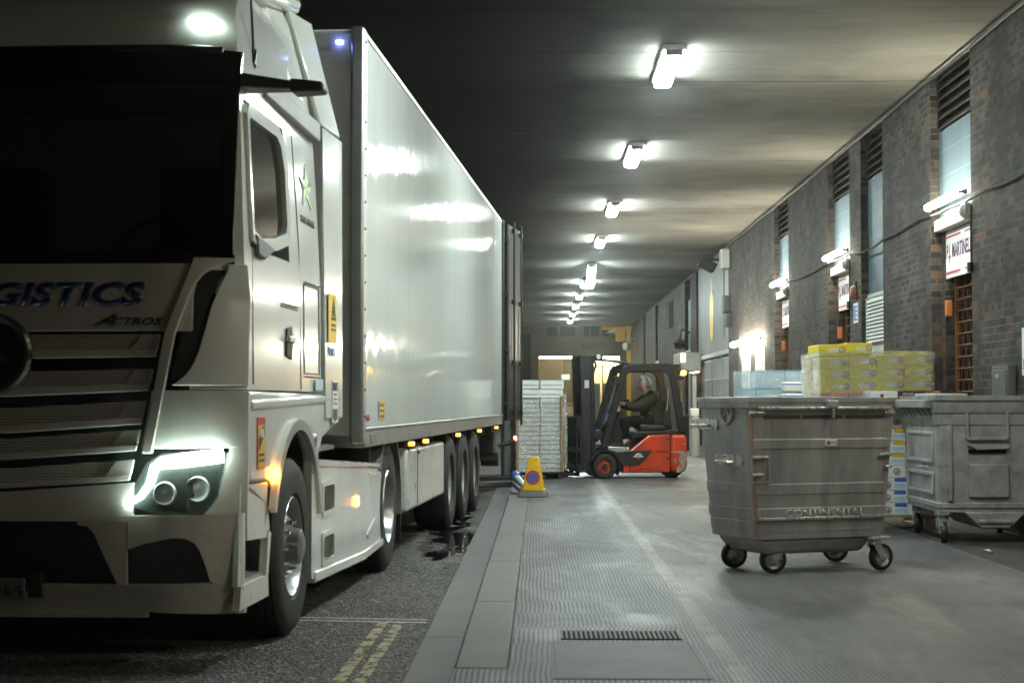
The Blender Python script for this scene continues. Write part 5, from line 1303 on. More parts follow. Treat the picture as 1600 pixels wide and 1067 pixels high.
# wheels and fenders
def fwheel(x, y, z, r, w_, parent=fk):
    w = bpy.data.objects.new('wheel', None); COL.objects.link(w); w.parent = parent; w.location = (x, y, z); w.empty_display_size = .1
    prof = [(r * .58, -w_ * .42), (r * .62, -w_ * .5), (r * .9, -w_ * .5), (r * .97, -w_ * .42)]
    for k in range(4): a = -w_ * .4 + .8 * w_ * k / 4; e = .2 * w_; prof += [(r, a + e * .1), (r, a + e * .8), (r * .95, a + e * .83), (r * .95, a + e)]
    prof += [(r * .97, w_ * .42), (r * .9, w_ * .5), (r * .62, w_ * .5), (r * .58, w_ * .42)]
    MB().lathe(prof, (0, 0, 0), 'y', 40).build('tyre', 'tyre', w)
    MB().lathe([(r * .6, -w_ * .36), (r * .56, -w_ * .42), (r * .5, -w_ * .3), (r * .3, -w_ * .3), (r * .27, -w_ * .42), (0, -w_ * .42)], (0, 0, 0), 'y', 28).build('rim', 'fork_rim', w)
    b = MB(); b.lathe([(r * .22, -w_ * .44), (r * .2, -w_ * .56), (0, -w_ * .58)], (0, 0, 0), 'y', 16)
    for k in range(5): a = 2 * pi * k / 5; b.cyl((r * .4 * cos(a), -w_ * .36, r * .4 * sin(a)), (r * .4 * cos(a), -w_ * .29, r * .4 * sin(a)), r * .06, n=8)
    b.build('hub', 'rubber', w); return w
x, z = q(265, 915); fwheel(x, -.40, .2, .2, .19); fwheel(x, .40, .2, .2, .19)
x, z = q(828, 930); fwheel(x, -.10, .165, .165, .14); fwheel(x, .1, .165, .165, .14)
x, z = q(265, 915)
A = [(x + .225 * cos(R(a)), z + .235 * sin(R(a))) for a in range(165, -35, -10)]; B = [(x + .26 * cos(R(a)), z + .27 * sin(R(a))) for a in range(-35, 170, 10)]
for y0, y1 in ((-.5, -.3), (.3, .5)): MB().prism(A + B, 'y', y0, y1).build('fender', 'fork_black', fk, bev=.004)
# mirror, beacon
x, z = q(352, 266); b = MB(); b.prism(rrect(x - .052, x + .045, z - .065, z + .06, .03), 'y', -.56, -.50); b.tube([(x + .03, -.5, z), (q(420, 230)[0], -.46, q(420, 230)[1])], .01, 6); b.build('mirror', 'fork_black', fk, bev=.008)
b = MB(); 
for (a, c, r_) in (((800, 150), (850, 170), .03), ((820, 190), (860, 215), .035), ((830, 240), (880, 255), .028), ((815, 160), (840, 255), .035)): p0 = q(*a); p1 = q(*c); b.box(min(p0[0], p1[0]), max(p0[0], p1[0]), -.47, -.47 + .15, min(p0[1], p1[1]) - r_ * .4, max(p0[1], p1[1]) + r_ * .4)
b.tube([(q(815, 165)[0], -.4, q(815, 165)[1]), (q(865, 150)[0], -.4, q(865, 150)[1]), (q(870, 190)[0], -.4, q(870, 190)[1])], .012, 6)
b.build('beacon_bracket', 'fork_black', fk, bev=.012)
x, z = q(880, 210); b = MB(); b.prism(rrect(x - .045, x + .04, z - .035, z + .035, .018), 'y', -.46, -.38); b.build('beacon', 'beacon_amber', fk, bev=.01)
bl = bpy.data.lights.new('beacon_light', 'POINT'); bl.energy = 8; bl.color = (1, .5, .03); bl.shadow_soft_size = .05
blo = bpy.data.objects.new('beacon_light', bl); COL.objects.link(blo); blo.location = FM @ V((x + .12, -.42, z)); 
b = MB(); p = [q(772, 330), q(765, 430), q(760, 500)]; b.tube([(x, -.35, z) for x, z in p], .007, 5); b.build('seat_belt', 'alu', fk)

# ------------------------------------------------------------------ the driver
def pv(zx, zy, y, r, r2=None): x, z = q(zx, zy); return (x, y, z, r, r2 or r)
pts = [pv(690, 600, 0, .06), pv(690, 500, 0, .06), pv(672, 420, 0, .06), pv(645, 372, 0, .06), pv(628, 350, 0, .055), pv(612, 322, 0, .085, .075), pv(612, 295, 0, .11, .09), pv(618, 268, 0, .085, .075),
       pv(570, 312, 0, .014), pv(660, 395, -.15, .035), pv(545, 470, -.23, .03), pv(450, 452, -.17, .03), pv(660, 395, .15, .035), pv(545, 460, .23, .03), pv(450, 450, .16, .032),
       pv(680, 600, -.1, .04), pv(465, 565, -.14, .04), pv(440, 720, -.14, .03), pv(380, 748, -.14, .02), pv(680, 600, .1, .04), pv(465, 570, .14, .04), pv(440, 720, .14, .03), pv(380, 748, .14, .02)]
edges = [(0, 1), (1, 2), (2, 3), (3, 4), (4, 5), (5, 6), (6, 7), (5, 8), (2, 9), (9, 10), (10, 11), (2, 12), (12, 13), (13, 14), (0, 15), (15, 16), (16, 17), (17, 18), (0, 19), (19, 20), (20, 21), (21, 22)]
for wi, y, sg in ((11, -.17, 1), (14, .16, -1)):
    n = len(pts); pts.append(pv(425, 446, y + sg * .02, .026, .034)); edges.append((wi, n))
    for k in range(4):
        yy = y + sg * (.05 - .022 * k); m = len(pts); L = (12, 14, 13, 10)[k]
        pts += [pv(408, 440 - 3 * k, yy, .0095), pv(408 - L * .7, 436, yy, .0088), pv(408 - L, 448, yy + sg * .004, .008)]; edges += [(n, m), (m, m + 1), (m + 1, m + 2)]
    m = len(pts); pts += [pv(418, 436, y + sg * .06, .01), pv(408, 432, y + sg * .075, .0095)]; edges += [(n, m), (m, m + 1)]
person = skin('person', pts, edges, 'skin_tone', sub=1)
person.location = FO; person.rotation_euler = (0, 0, FA_)
tag(person, 'grey haired person in a dark olive jacket seated driving the forklift', 'person')
JK = 1.28
def jk(zx, zy, y, r, r2=None): return pv(zx, zy, y, r * JK, (r2 or r) * JK)
skin('jacket', [jk(690, 640, 0, .17, .2), jk(692, 570, 0, .165, .195), jk(688, 490, 0, .15, .185), jk(672, 420, 0, .13, .17), jk(650, 374, 0, .085, .1), jk(632, 352, 0, .06, .062),
                jk(665, 400, -.16, .085), jk(600, 440, -.21, .08), jk(540, 478, -.24, .07), jk(490, 468, -.21, .058), jk(445, 452, -.17, .045),
                jk(665, 400, .16, .085), jk(600, 440, .21, .08), jk(540, 470, .24, .07), jk(490, 462, .21, .058), jk(445, 450, .16, .045)],
     [(0, 1), (1, 2), (2, 3), (3, 4), (4, 5), (3, 6), (6, 7), (7, 8), (8, 9), (9, 10), (3, 11), (11, 12), (12, 13), (13, 14), (14, 15)], 'jacket_olive', person)
skin('trousers', [jk(690, 625, 0, .13, .15), jk(640, 600, -.1, .10), jk(560, 580, -.13, .09), jk(468, 572, -.14, .08), jk(448, 640, -.14, .068), jk(440, 720, -.14, .055),
                  jk(640, 600, .1, .10), jk(560, 580, .13, .09), jk(468, 577, .14, .08), jk(448, 640, .14, .068), jk(440, 720, .14, .055)],
     [(0, 1), (1, 2), (2, 3), (3, 4), (4, 5), (0, 6), (6, 7), (7, 8), (8, 9), (9, 10)], 'trousers', person)
for y in (-.14, .14): skin('shoe', [pv(445, 735, y, .05), pv(405, 748, y, .045), pv(365, 752, y, .035)], [(0, 1), (1, 2)], 'rubber', person)
skin('hair', [pv(636, 332, 0, .055, .068), pv(638, 306, 0, .098, .1), pv(634, 281, 0, .112, .108), pv(620, 264, 0, .102, .104), pv(602, 258, 0, .062, .085), pv(588, 265, 0, .025, .05)], [(0, 1), (1, 2), (2, 3), (3, 4), (4, 5)], 'hair_grey', person)
for y in (-.075, .075): skin('ear', [pv(618, 312, y * 1.05, .018, .013), pv(620, 298, y * 1.12, .022, .013)], [(0, 1)], 'skin_tone', person, sub=1)
b = MB()
for y in (-.035, .035): x, z = q(584, 296); b.lathe([(0, -.012), (.01, -.006), (.01, .006), (0, .012)], (x, y, z), 'x', 8)
b.build('eyes', 'ink', person)
b = MB(); x, z = q(575, 545); 
for zx, zy in ((580, 542), (545, 578), (612, 576), (640, 517)): x, z = q(zx, zy); b.lathe([(0, -.008), (.008, -.004), (.008, .004), (0, .008)], (x, -.2, z), 'y', 8)
b.build('buttons', 'alu', person)

# ------------------------------------------------------------------ the load on the forks
def fput(o, x, y, z, rz=0.): o.location = FM @ V((x - .13, y, z)); o.rotation_euler = (0, 0, FA_ + rz)
def pallet(name, label, w_, d, m='wood', group=None, h=.13):
    t = thing(name, label, 'pallet', group=group)
    for k in range(5): y = -d / 2 + k * (d - .1) / 4; MB().box(-w_ / 2, w_ / 2, y, y + .1, h - .022, h).build('deck_board', m, t, bev=.003)
    for sx in (-1, 0, 1):
        MB().box(sx * (w_ / 2 - .06) - .05, sx * (w_ / 2 - .06) + .05, -d / 2 + .002, d / 2 - .002, 0, .022).build('bottom_board', m, t, bev=.003)
        for y in (-d / 2 + .05, 0, d / 2 - .05): MB().box(sx * (w_ / 2 - .06) - .045, sx * (w_ / 2 - .06) + .045, y - .045, y + .045, .0225, h - .0225).build('block', m, t, bev=.003)
    return t
t = pallet('pallet', 'black plastic pallet raised on the forks under the white cartons', .8, .66, 'pallet_black', h=.11); fput(t, -1.41, -.18, .0)
t = pallet('pallet', 'black pallet under the white wrapped stack beside the forklift mast', .3, .6, 'pallet_black', h=.11); fput(t, -.96 - .03, .42, .0)
def carton(name, label, w_, d, h, m, cat='carton', group=None, lid=None, prints=(), tape=True):
    """prints: (material, x0, x1, z0, z1) on the front face, in fractions; 'logo' makes a ring"""
    t = thing(name, label, cat, group=group)
    MB().box(-w_ / 2, w_ / 2, -d / 2, d / 2, .001, h - .002).build('body', m, t, bev=.006)
    if lid: MB().box(-w_ / 2 - .003, w_ / 2 + .003, -d / 2 - .003, d / 2 + .003, h - .011, h - .003).build('lid_edge', lid, t, bev=.002)
    for pm, x0, x1, z0, z1 in prints:
        if pm == 'logo':
            c = (-w_ / 2 + x0 * w_, z0 * h); r = x1
            b = MB().mat('label_paper'); b.prism([(c[0] + r * cos(2 * pi * k / 14), c[1] + r * sin(2 * pi * k / 14)) for k in range(14)], 'y', -d / 2 - .002, -d / 2 + .001)
            b.mat('logo_brown'); b.ring([(c[0] + r * cos(2 * pi * k / 14), c[1] + r * sin(2 * pi * k / 14)) for k in range(14)], [(c[0] + r * .72 * cos(2 * pi * k / 14), c[1] + r * .72 * sin(2 * pi * k / 14)) for k in range(14)], 'y', -d / 2 - .0035, -d / 2)
            b.prism([(c[0] - r * .5, c[1] - r * .4), (c[0] + r * .5, c[1] - r * .4), (c[0] + r * .1, c[1] + r * .4)], 'y', -d / 2 - .0035, -d / 2)
            b.build('printed_mark', None, t)
        else:
            MB().box(-w_ / 2 + x0 * w_, -w_ / 2 + x1 * w_, -d / 2 - .002, -d / 2 + .001, z0 * h, z1 * h).build('printed_panel', pm, t)
    return t
ORD = ['bottom', 'second', 'third', 'fourth', 'fifth', 'sixth', 'seventh', 'eighth', 'ninth', 'top']
c0 = None
for col, cn in ((0, 'left'), (1, 'right')):
    for r in range(10):
        lb = 'white carton with teal edge, %s in the %s column on the forklift' % (ORD[r] + (' from the bottom' if 0 < r < 9 else ''), cn)
        if c0 is None:
            c0 = carton('carton', lb, .38, .6, .149, 'carton_white', group='white cartons on the forklift pallet', lid='teal_print', prints=(('carton_faint', .06, .94, .3, .5), ('logo_brown', .66, .95, .80, .83)))
            o = c0
        else: o = dup(c0, label=lb)
        fput(o, -1.605 + .39 * col + random.uniform(-.008, .008) - (.02 if r == 9 and col == 0 else 0), -.18 + random.uniform(-.015, .015), .112 + .149 * r, R(random.uniform(-1.2, 1.2)))
t = thing('wrapped_stack', 'tall stack in white film beside the forklift mast', 'stack')
MB().box(-.1, .1, -.25, .25, .112, 1.36).build('goods', 'carton_white', t, bev=.02)
b = MB()
rows = []
for i in range(14):
    z = .1 + 1.3 * i / 13; rows.append([V((x + random.uniform(-.012, .012), y + random.uniform(-.012, .012), z)) for x, y in ((-.115, -.27), (-.0, -.275), (.115, -.27), (.12, 0), (.115, .27), (-.115, .27), (-.12, 0), (-.115, -.27))])
b.grid(rows); b.build('film', 'film_white', t); fput(t, -.965, .42, 0)
for zx6, nm, zt in ((228, 'left', 1.36), (462, 'right', 1.34), (490, 'right rear', 1.33)):
    u = 740 + zx6 * .3; x = (u - 980) / 96
    o = MB().prism([(-.02, -.02), (.02, -.02), (.02, -.014), (-.014, -.014), (-.014, .03), (-.02, .03)], 'z', .12, zt).build('edge_protector', 'cardboard')
    tag(o, 'brown cardboard edge strip on the %s corner of the white cartons' % nm, 'edge strip', 'edge strips'); fput(o, x, -.5 if nm != 'right rear' else -.1, 0)
o = MB(); 
rows = []
for i in range(26):
    z = .12 + 1.16 * i / 25; row = []
    for k in range(33):
        u = k / 33 * 4; s_ = int(u); f = u - s_; cxy = [(-.405, -.495), (.405, -.495), (.405, .14), (-.405, .14)]; a, c = cxy[s_], cxy[(s_ + 1) % 4]
        row.append(V((a[0] + (c[0] - a[0]) * f + random.uniform(-.004, .004), a[1] + (c[1] - a[1]) * f + random.uniform(-.004, .004), z)))
    row.append(row[0]); rows.append(row)
o.grid(rows); o = o.build('stretch_film', 'film_clear'); tag(o, 'clear stretch film round the white cartons on the forklift', 'film'); fput(o, -1.41, 0, 0)
# goods glimpsed beyond on the trailer side
t = carton('carton', 'white carton half hidden at the left behind the forklift load', .3, .5, 1.2, 'carton_white', prints=()); fput(t, -1.72, .62, 0)

# ------------------------------------------------------------------ no-waiting cone
t = thing('traffic_cone', 'yellow no waiting cone standing at the kerb behind the trailer', 'cone', (-.068, 22.0, Z_D), R(-6))
b = MB(); b.hull([(-.19, -.19, 0), (.19, -.19, 0), (.19, .19, 0), (-.19, .19, 0)], [(-.165, -.165, .075), (.165, -.165, .075), (.165, .165, .075), (-.165, .165, .075)]); b.build('base', 'mud_grey', t, bev=.012)
b = MB()
def sq(h, z): return [(-h, -h, z), (h, -h, z), (h, h, z), (-h, h, z)]
b.hull(sq(.15, .075), sq(.148, .1)); b.hull(sq(.132, .1), sq(.066, .52)); b.build('cone', 'cone_yellow', t, bev=.014, seg=3)
tilt = Matrix.Translation((0, -.108, .255)) @ Matrix.Rotation(R(-8.9), 4, 'X')
MB(tilt).lathe([(0, -.006), (.082, -.006), (.082, .004)], (0, 0, 0), 'y', 28).build('disc', 'sticker_blue', t)
b = MB(tilt); b.ring([(.092 * cos(2 * pi * k / 28), .092 * sin(2 * pi * k / 28)) for k in range(28)], [(.070 * cos(2 * pi * k / 28), .070 * sin(2 * pi * k / 28)) for k in range(28)], 'y', -.009, .004)
b.prism([(-.056, .044), (-.044, .056), (.056, -.044), (.044, -.056)], 'y', -.009, .0); b.build('red_ring', 'sticker_red', t)
t = thing('roll', 'blue ended silver roll lying behind the cone at the kerb', 'roll', (-.27, 22.7, Z_D + .08))
MB().cyl((-.3, 22.9, Z_D + .2), (-.17, 22.35, Z_D + .08), .05, n=14).build('tube', 'poly_bag', t, True)
MB().cyl((-.33, 23.0, Z_D + .23), (-.3, 22.9, Z_D + .2), .07, n=14).build('end', 'sticker_blue', t, True)
MB().cyl((-.36, 22.9, Z_D + .14), (-.25, 22.3, Z_D + .06), .035, n=12).build('tube', 'alu', t, True)
# dock leveller plate bridging to the open trailer
t = thing('dock_plate', 'dark steel dock plate edge between kerb and trailer behind the cone', 'plate', (-.9, 26.0, .1))
MB().box(-1.5, -.3, 26.2, 26.8, .12, .18).build('plate', 'chassis', t, True, bev=.01)

# ================================================================== WHEELED BINS
def loft_bin(prof, hx, hy, rc, n=4):
    rows = []
    for z, e in prof:
        a, c = hx(z) + e, hy(z) + e; rows.append([V((x, y, z)) for x, y in rrect(-a, a, -c, c, max(.008, rc), n)])
    m = len(rows[0]); vs = [p for r in rows for p in r]; fs = []
    for i in range(len(rows) - 1):
        for j in range(m): fs.append((i * m + j, i * m + (j + 1) % m, (i + 1) * m + (j + 1) % m, (i + 1) * m + j))
    fs.append(tuple(range(m))); fs.append(tuple(range((len(rows) - 1) * m, len(rows) * m)))
    return vs, fs
def caster(parent, x, y, top, rz, r=.1):
    w = bpy.data.objects.new('caster', None); COL.objects.link(w); w.parent = parent; w.location = (x, y, 0); w.rotation_euler = (0, 0, rz); w.empty_display_size = .1
    b = MB(); b.box(-.05, .12, -.05, .05, top - .02, top)
    b.cyl((.06, 0, top - .05), (.06, 0, top - .018), .045, n=14)
    for s in (-1, 1): b.prism([(.03, top - .05), (.1, top - .05), (.025, r - .02), (-.02, r - .015), (-.025, r + .02)], 'y', s * .034, s * .04)
    b.box(.02, .1, -.04, .04, top - .06, top - .045)
    b.cyl((0, -.045, r), (0, .045, r), .014, n=8); b.build('fork', 'steel_galv', w, bev=.003)
    MB().lathe([(r * .68, -.024), (r * .74, -.028), (r * .95, -.024), (r, -.012), (r, .012), (r * .95, .024), (r * .74, .028), (r * .68, .024)], (0, 0, r), 'y', 28).build('tyre', 'rubber', w)
    MB().lathe([(r * .7, -.018), (r * .5, -.008), (r * .3, -.02), (0, -.022), (0, .022), (r * .3, .02), (r * .5, .008), (r * .7, .018)], (0, 0, r), 'y', 24).build('hub', 'steel_edge', w)
    return w
B1 = R(23.5)
b1 = thing('wheeled_bin', 'open galvanised steel wheeled bin standing askew in the middle of the dock', 'bin', (1.925, 12.55, Z_D), B1)
hx = lambda z: .535 + .085 * (z - .25) / 1.03; hy = lambda z: .335 + .04 * (z - .25) / 1.03
prof = [(.25, -.02), (.255, 0), (.30, 0), (.305, .003), (.38, .003), (.385, 0), (.395, 0), (.40, .008), (.475, .008), (.48, .0), (.575, 0), (.58, .006), (.65, .006), (.655, 0), (.905, 0), (.91, .007), (.972, .007), (.98, 0), (1.10, 0), (1.19, -.004), (1.2, .0), (1.205, .012), (1.24, .013), (1.245, .02), (1.278, .02), (1.28, .016), (1.28, -.02), (1.2, -.03), (.35, -.03)]
vs, fs = loft_bin(prof, hx, hy, .03); MB().add(vs, fs).build('body', 'steel_galv', b1, smooth=30)
b = MB(); b.hull([(-.43, -.27, .14), (.40, -.27, .14), (.40, .27, .14), (-.43, .27, .14)], [(-.5, -.32, .25), (.47, -.32, .25), (.47, .32, .25), (-.5, .32, .25)]); b.build('belly', 'steel_galv', b1, bev=.03, seg=3)
for s in (-1, 1):
    b = MB(); b.hull([(s * (hx(.26) - .028), -(hy(.26) + .0), .27), (s * (hx(.26) + .006), -(hy(.26) + .008), .27), (s * (hx(.26) + .006), -(hy(.26) - .03), .27)], [(s * (hx(1.2) - .028), -(hy(1.2) + .0), 1.195), (s * (hx(1.2) + .006), -(hy(1.2) + .008), 1.195), (s * (hx(1.2) + .006), -(hy(1.2) - .03), 1.195)])
    b.build('corner_strip', 'copper_rust' if s < 0 else 'steel_galv', b1, bev=.004)
F1 = lambda z: -hy(z)
b = MB(); b.box(-.56, .58, F1(1.2) - .034, F1(1.2) - .005, 1.19, 1.212); b.build('front_rail', 'steel_edge', b1, bev=.005)
b = MB()
for x0, x1 in ((-.50, -.19), (-.17, .18), (.2, .53)): b.box(x0, x1, F1(1.13) - .003, F1(1.13) + .02, 1.125, 1.15)
b.build('slot', 'chassis', b1)
for x0, x1, z in ((-.62, -.50, 1.165), (-.60, -.46, .845), (-.59, -.5, .72), (.49, .605, .855), (.545, .60, .765), (.53, .62, 1.165), (-.53, .55, .4)): MB().box(x0, x1, F1(z) - .026, F1(z) + .01, z - .008, z + .012).build('edge_bar', 'steel_edge', b1, bev=.003)
b = MB(); b.ring(rrect(-.59, -.44, .66, .86, .01, 2), rrect(-.575, -.455, .675, .845, .008, 2), 'y', F1(.75) - .008, F1(.75) + .01); b.build('bracket', 'steel_galv', b1)
b = MB(); b.box(.02, .1, F1(1.2) - .06, F1(1.2), 1.2, 1.26); b.box(.05, .075, F1(1.2) - .055, F1(1.2) - .03, 1.13, 1.2); b.build('latch', 'steel_galv', b1, bev=.008)
b = MB(); b.box(.02, .12, F1(.94) - .017, F1(.94) - .005, .925, .972); st = b.build('sticker', 'label_paper', b1)
MB().box(.03, .06, F1(.94) - .0185, F1(.94) - .016, .935, .96).build('print', 'logo_brown', st); MB().box(.065, .11, F1(.94) - .0185, F1(.94) - .016, .945, .955).build('print', 'grey_print', st)
text('CONTINENTAL', 'pale_paint', b1, (-.31, F1(.44) - .0105, .414), (1, 0, 0), (0, 0, 1), .054, width=.68, bold=.004, ext=.004)
L1 = lambda z: -hx(z)
b = MB(); b.tube([(L1(1.17) - .012, -.05 + .085 * cos(t), 1.17 + .085 * sin(t)) for t in [2 * pi * k / 20 for k in range(20)]], .011, 6, closed=True)
for k in range(3): a = pi / 2 + 2 * pi * k / 3; b.cyl((L1(1.17) - .008, -.05, 1.17), (L1(1.17) - .008, -.05 + .08 * cos(a), 1.17 + .08 * sin(a)), .009, n=6)
b.build('emblem', 'steel_galv', b1)
for y, z in ((.3, 1.07), (-.03, .81)):
    b = MB(); x = L1(z); b.tube([(x, y - .1, z), (x - .07, y - .09, z), (x - .07, y + .09, z), (x, y + .1, z)], .012, 8)
    b.box(x - .012, x + .005, y - .2, y + .2, z - .03, z + .05); b.build('handle', 'steel_edge', b1, bev=.003)
for (wx, wy, rz) in ((1.706, 12.22, .15), (2.538, 12.45, .5), (1.468, 12.6, .2), (2.318, 13.1, -.2)):
    l = Matrix.Rotation(-B1, 4, 'Z') @ V((wx - 1.925, wy - 12.55, 0)); caster(b1, l.x, l.y, .25, rz - B1 + (pi if rz > .4 else 0))

b2 = thing('wheeled_bin', 'dull grey panelled steel wheeled bin against the brick wall at the right', 'bin', (3.985, 15.42, Z_D), R(0))
hx2 = lambda z: .455 + .022 * (z - .27); hy2 = lambda z: .64 + .03 * (z - .27)
prof = [(.27, -.02), (.275, 0), (.31, .0), (.315, .012), (.35, .012), (.36, 0), (1.04, 0), (1.045, .008), (1.14, .01), (1.15, .02), (1.2, .028), (1.255, .03), (1.26, .045), (1.295, .045), (1.3, .04), (1.3, -.02), (1.2, -.03), (.4, -.03)]
vs, fs = loft_bin(prof, hx2, hy2, .04); MB().add(vs, fs).build('body', 'steel_galv_rough', b2, smooth=30)
f2 = -.67
b = MB(); b.prism([(-.24, .275), (-.09, .13), (.16, .13), (.31, .275)], 'y', -.655, .3); b.box(-.12, .18, -.668, -.64, .17, .215); b.build('chute', 'steel_galv_rough', b2, bev=.015)
b = MB(); b.ring(rrect(-.225, .155, .905, 1.21, .03), rrect(-.195, .125, .935, 1.18, .02), 'y', f2 - .018, f2 + .02); b.build('panel_frame', 'steel_galv_rough', b2, bev=.008)
b = MB(); b.prism(rrect(-.2, .16, .40, .70, .03), 'y', f2 + .0, f2 + .06); b.build('pressed_panel', 'steel_galv_rough', b2, bev=.012)
b = MB(); b.prism([(-.22, .87), (.16, .87), (.15, .83), (-.13, .82)], 'y', f2 - .02, f2 + .03); b.build('grip', 'steel_galv_rough', b2, bev=.008)
MB().box(-.2, .13, f2 - .0, f2 + .02, .795, .825).build('slot', 'black_void', b2)
for x in (-.36, .32): MB().box(x - .025, x + .025, f2 - .002, f2 + .06, .37, 1.05).build('pressed_rib', 'steel_galv_rough', b2, bev=.012)
b = MB(); b.box(-.57, -.46, -.60, .62, 1.19, 1.265)
for y in (-.5, -.3, -.1, .1, .3, .5): b.prism([(-.56, 1.19), (-.46, 1.19), (-.46, 1.09)], 'y', y - .02, y + .02)
b.build('side_lip', 'steel_galv_rough', b2, bev=.01)
b = MB()
for y0, y1, z0, z1 in ((-.5, .5, .42, .62), (-.5, .5, .7, .98)): b.ring([(y0, z0), (y1, z0), (y1, z1), (y0, z1)], [(y0 + .03, z0 + .03), (y1 - .03, z0 + .03), (y1 - .03, z1 - .03), (y0 + .03, z1 - .03)], 'x', -.482, -.46)
b.build('side_panel', 'steel_galv', b2, bev=.005)
b = MB(); b.tube([(-.47, -.3, .66), (-.52, -.28, .66), (-.52, -.1, .66), (-.47, -.08, .66)], .01, 6); b.build('handle', 'steel_galv', b2)
for x, y, rz in ((-.40, -.58, 1.3), (-.38, .55, 1.4), (.4, -.58, 1.2), (.4, .55, 1.4)): caster(b2, x, y, .27, rz, .095)
o = MB(Matrix.Translation((3.72, 15.5, Z_D + 1.302)) @ Matrix.Rotation(.1, 4, 'Z')).prism(rrect(-.16, .17, -.3, .3, .06), 'z', 0, .02).build('tray_lid', 'poly_bag', bev=.006); tag(o, 'flat white plastic lid lying on top of the right bin', 'lid')

# ------------------------------------------------------------------ yellow fruit cartons behind the bins
PX, PY, PW, PDp = 3.325, 16.9, 1.09, 1.1
t = pallet('pallet', 'wooden pallet under the tall stack of fruit cartons behind the bins', 1.12, 1.1, 'wood', h=.14); t.location = (PX, PY, Z_D)
RH = .1215; CW = .2715; COLN = ['left', 'left middle', 'right middle', 'right']
yel = (('label_paper', .38, .78, .38, .68), ('logo', .88, .032, .5, 0))
wht_y = (('sticker_yellow', .55, .98, .66, .97), ('logo', .25, .034, .42, 0), ('carton_blue', .5, .95, .2, .5))
wht_b = (('sticker_blue', .55, .98, .68, .97), ('logo', .3, .034, .42, 0), ('carton_blue', .55, .95, .2, .55))
wht_d = (('logo', .68, .034, .5, 0), ('ink', .3, .38, .38, .55))
KINDS_ = {'y': ('carton_yellow', yel, 'yellow fruit carton'), 'p': ('carton_pink', yel, 'pink fruit carton'), 'wy': ('carton_white', wht_y, 'white fruit carton with a yellow corner'),
          'wb': ('carton_white', wht_b, 'white fruit carton with a blue corner'), 'wd': ('carton_white', wht_d, 'white fruit carton with a small black dot')}
rowsk = ['wb', 'wb', 'wb', 'wd', 'wy', 'wy', 'wy', 'wd', 'wy', 'p', 'y', 'y', 'y']
proto = {}
RN = ['lowest', 'second', 'third', 'fourth', 'fifth', 'sixth', 'seventh', 'eighth', 'ninth', 'tenth', 'eleventh', 'twelfth', 'topmost wrapped']
for r, k in enumerate(rowsk):
    for c in range(4):
        if k == 'p' and c in (2, 3): continue
        if r < 9 and c in (0,) and False: continue
        m_, pr, nm = KINDS_[k]
        lb = '%s, %s row, %s column of its stack' % (nm, RN[r], COLN[c])
        if k not in proto: proto[k] = carton('fruit_carton', lb, CW - .004, .54, RH, m_, group='fruit cartons in the tall stack', prints=pr); o = proto[k]
        else: o = dup(proto[k], label=lb)
        slump = (.012 * (3 - c)) * (r / 12) ** 2
        o.location = (PX - PW / 2 + CW * (c + .5) + random.uniform(-.006, .006) - .02 * (r / 12), PY - .28 + random.uniform(-.012, .012), Z_D + .141 + RH * r - slump)
        o.rotation_euler = (0, R(-.55 * (r / 12)), R(random.uniform(-1.5, 1.5)))
        if (r >= 9 or c in (0, 3)) and k in ('y', 'p') and c in (0, 3):
            lb2 = '%s, %s row, rear of the %s column' % (nm, RN[r], COLN[c])
            o2 = dup(proto[k], label=lb2); o2.location = o.location + V((0, .56, 0)); o2.rotation_euler = o.rotation_euler
t = carton('fruit_carton', 'white carton printed with coloured fruit dots wedged in the pink row', .30, .4, .115, 'carton_white', group='odd cartons in the tall stack', prints=(('logo_brown', .45, .56, .45, .75), ('sticker_red', .72, .78, .3, .45), ('sticker_blue', .82, .87, .25, .4), ('carton_blue', .02, .12, .1, .9), ('carton_pink', .9, .98, .1, .5)))
t.location = (3.315, 16.28, Z_D + .141 + RH * 9); t.rotation_euler = (0, 0, R(-4))
t = carton('fruit_carton', 'dark photo printed carton reading MELONS wedged in the pink row', .26, .4, .12, 'carton_dark', group='odd cartons in the tall stack', prints=(('logo', .83, .036, .45, 0),))
text('MELONS', 'sticker_white', t, (-.085, -.203, .075), (1, 0, 0), (0, 0, 1), .022, width=.1, bold=.02)
t.location = (3.60, 16.31, Z_D + .141 + RH * 9); t.rotation_euler = (0, 0, R(-2))
o = dup(proto['p'], label='pink fruit carton at the right end of the row beside the dark printed carton'); o.location = (3.80, 16.66, Z_D + .141 + RH * 9); o.rotation_euler = (0, 0, 0)
ty = Z_D + .141 + RH * 13
for k, (dx, lb) in enumerate(((.0, 'loose yellow fruit carton on top of the wrapped stack, left of two'), (.27, 'loose yellow fruit carton on top of the wrapped stack, right of two'))):
    o = dup(proto['y'], label=lb); o.location = (2.93 + dx, 17.0, ty - .02 + .015 * k); o.rotation_euler = (0, R(-1), R(2))
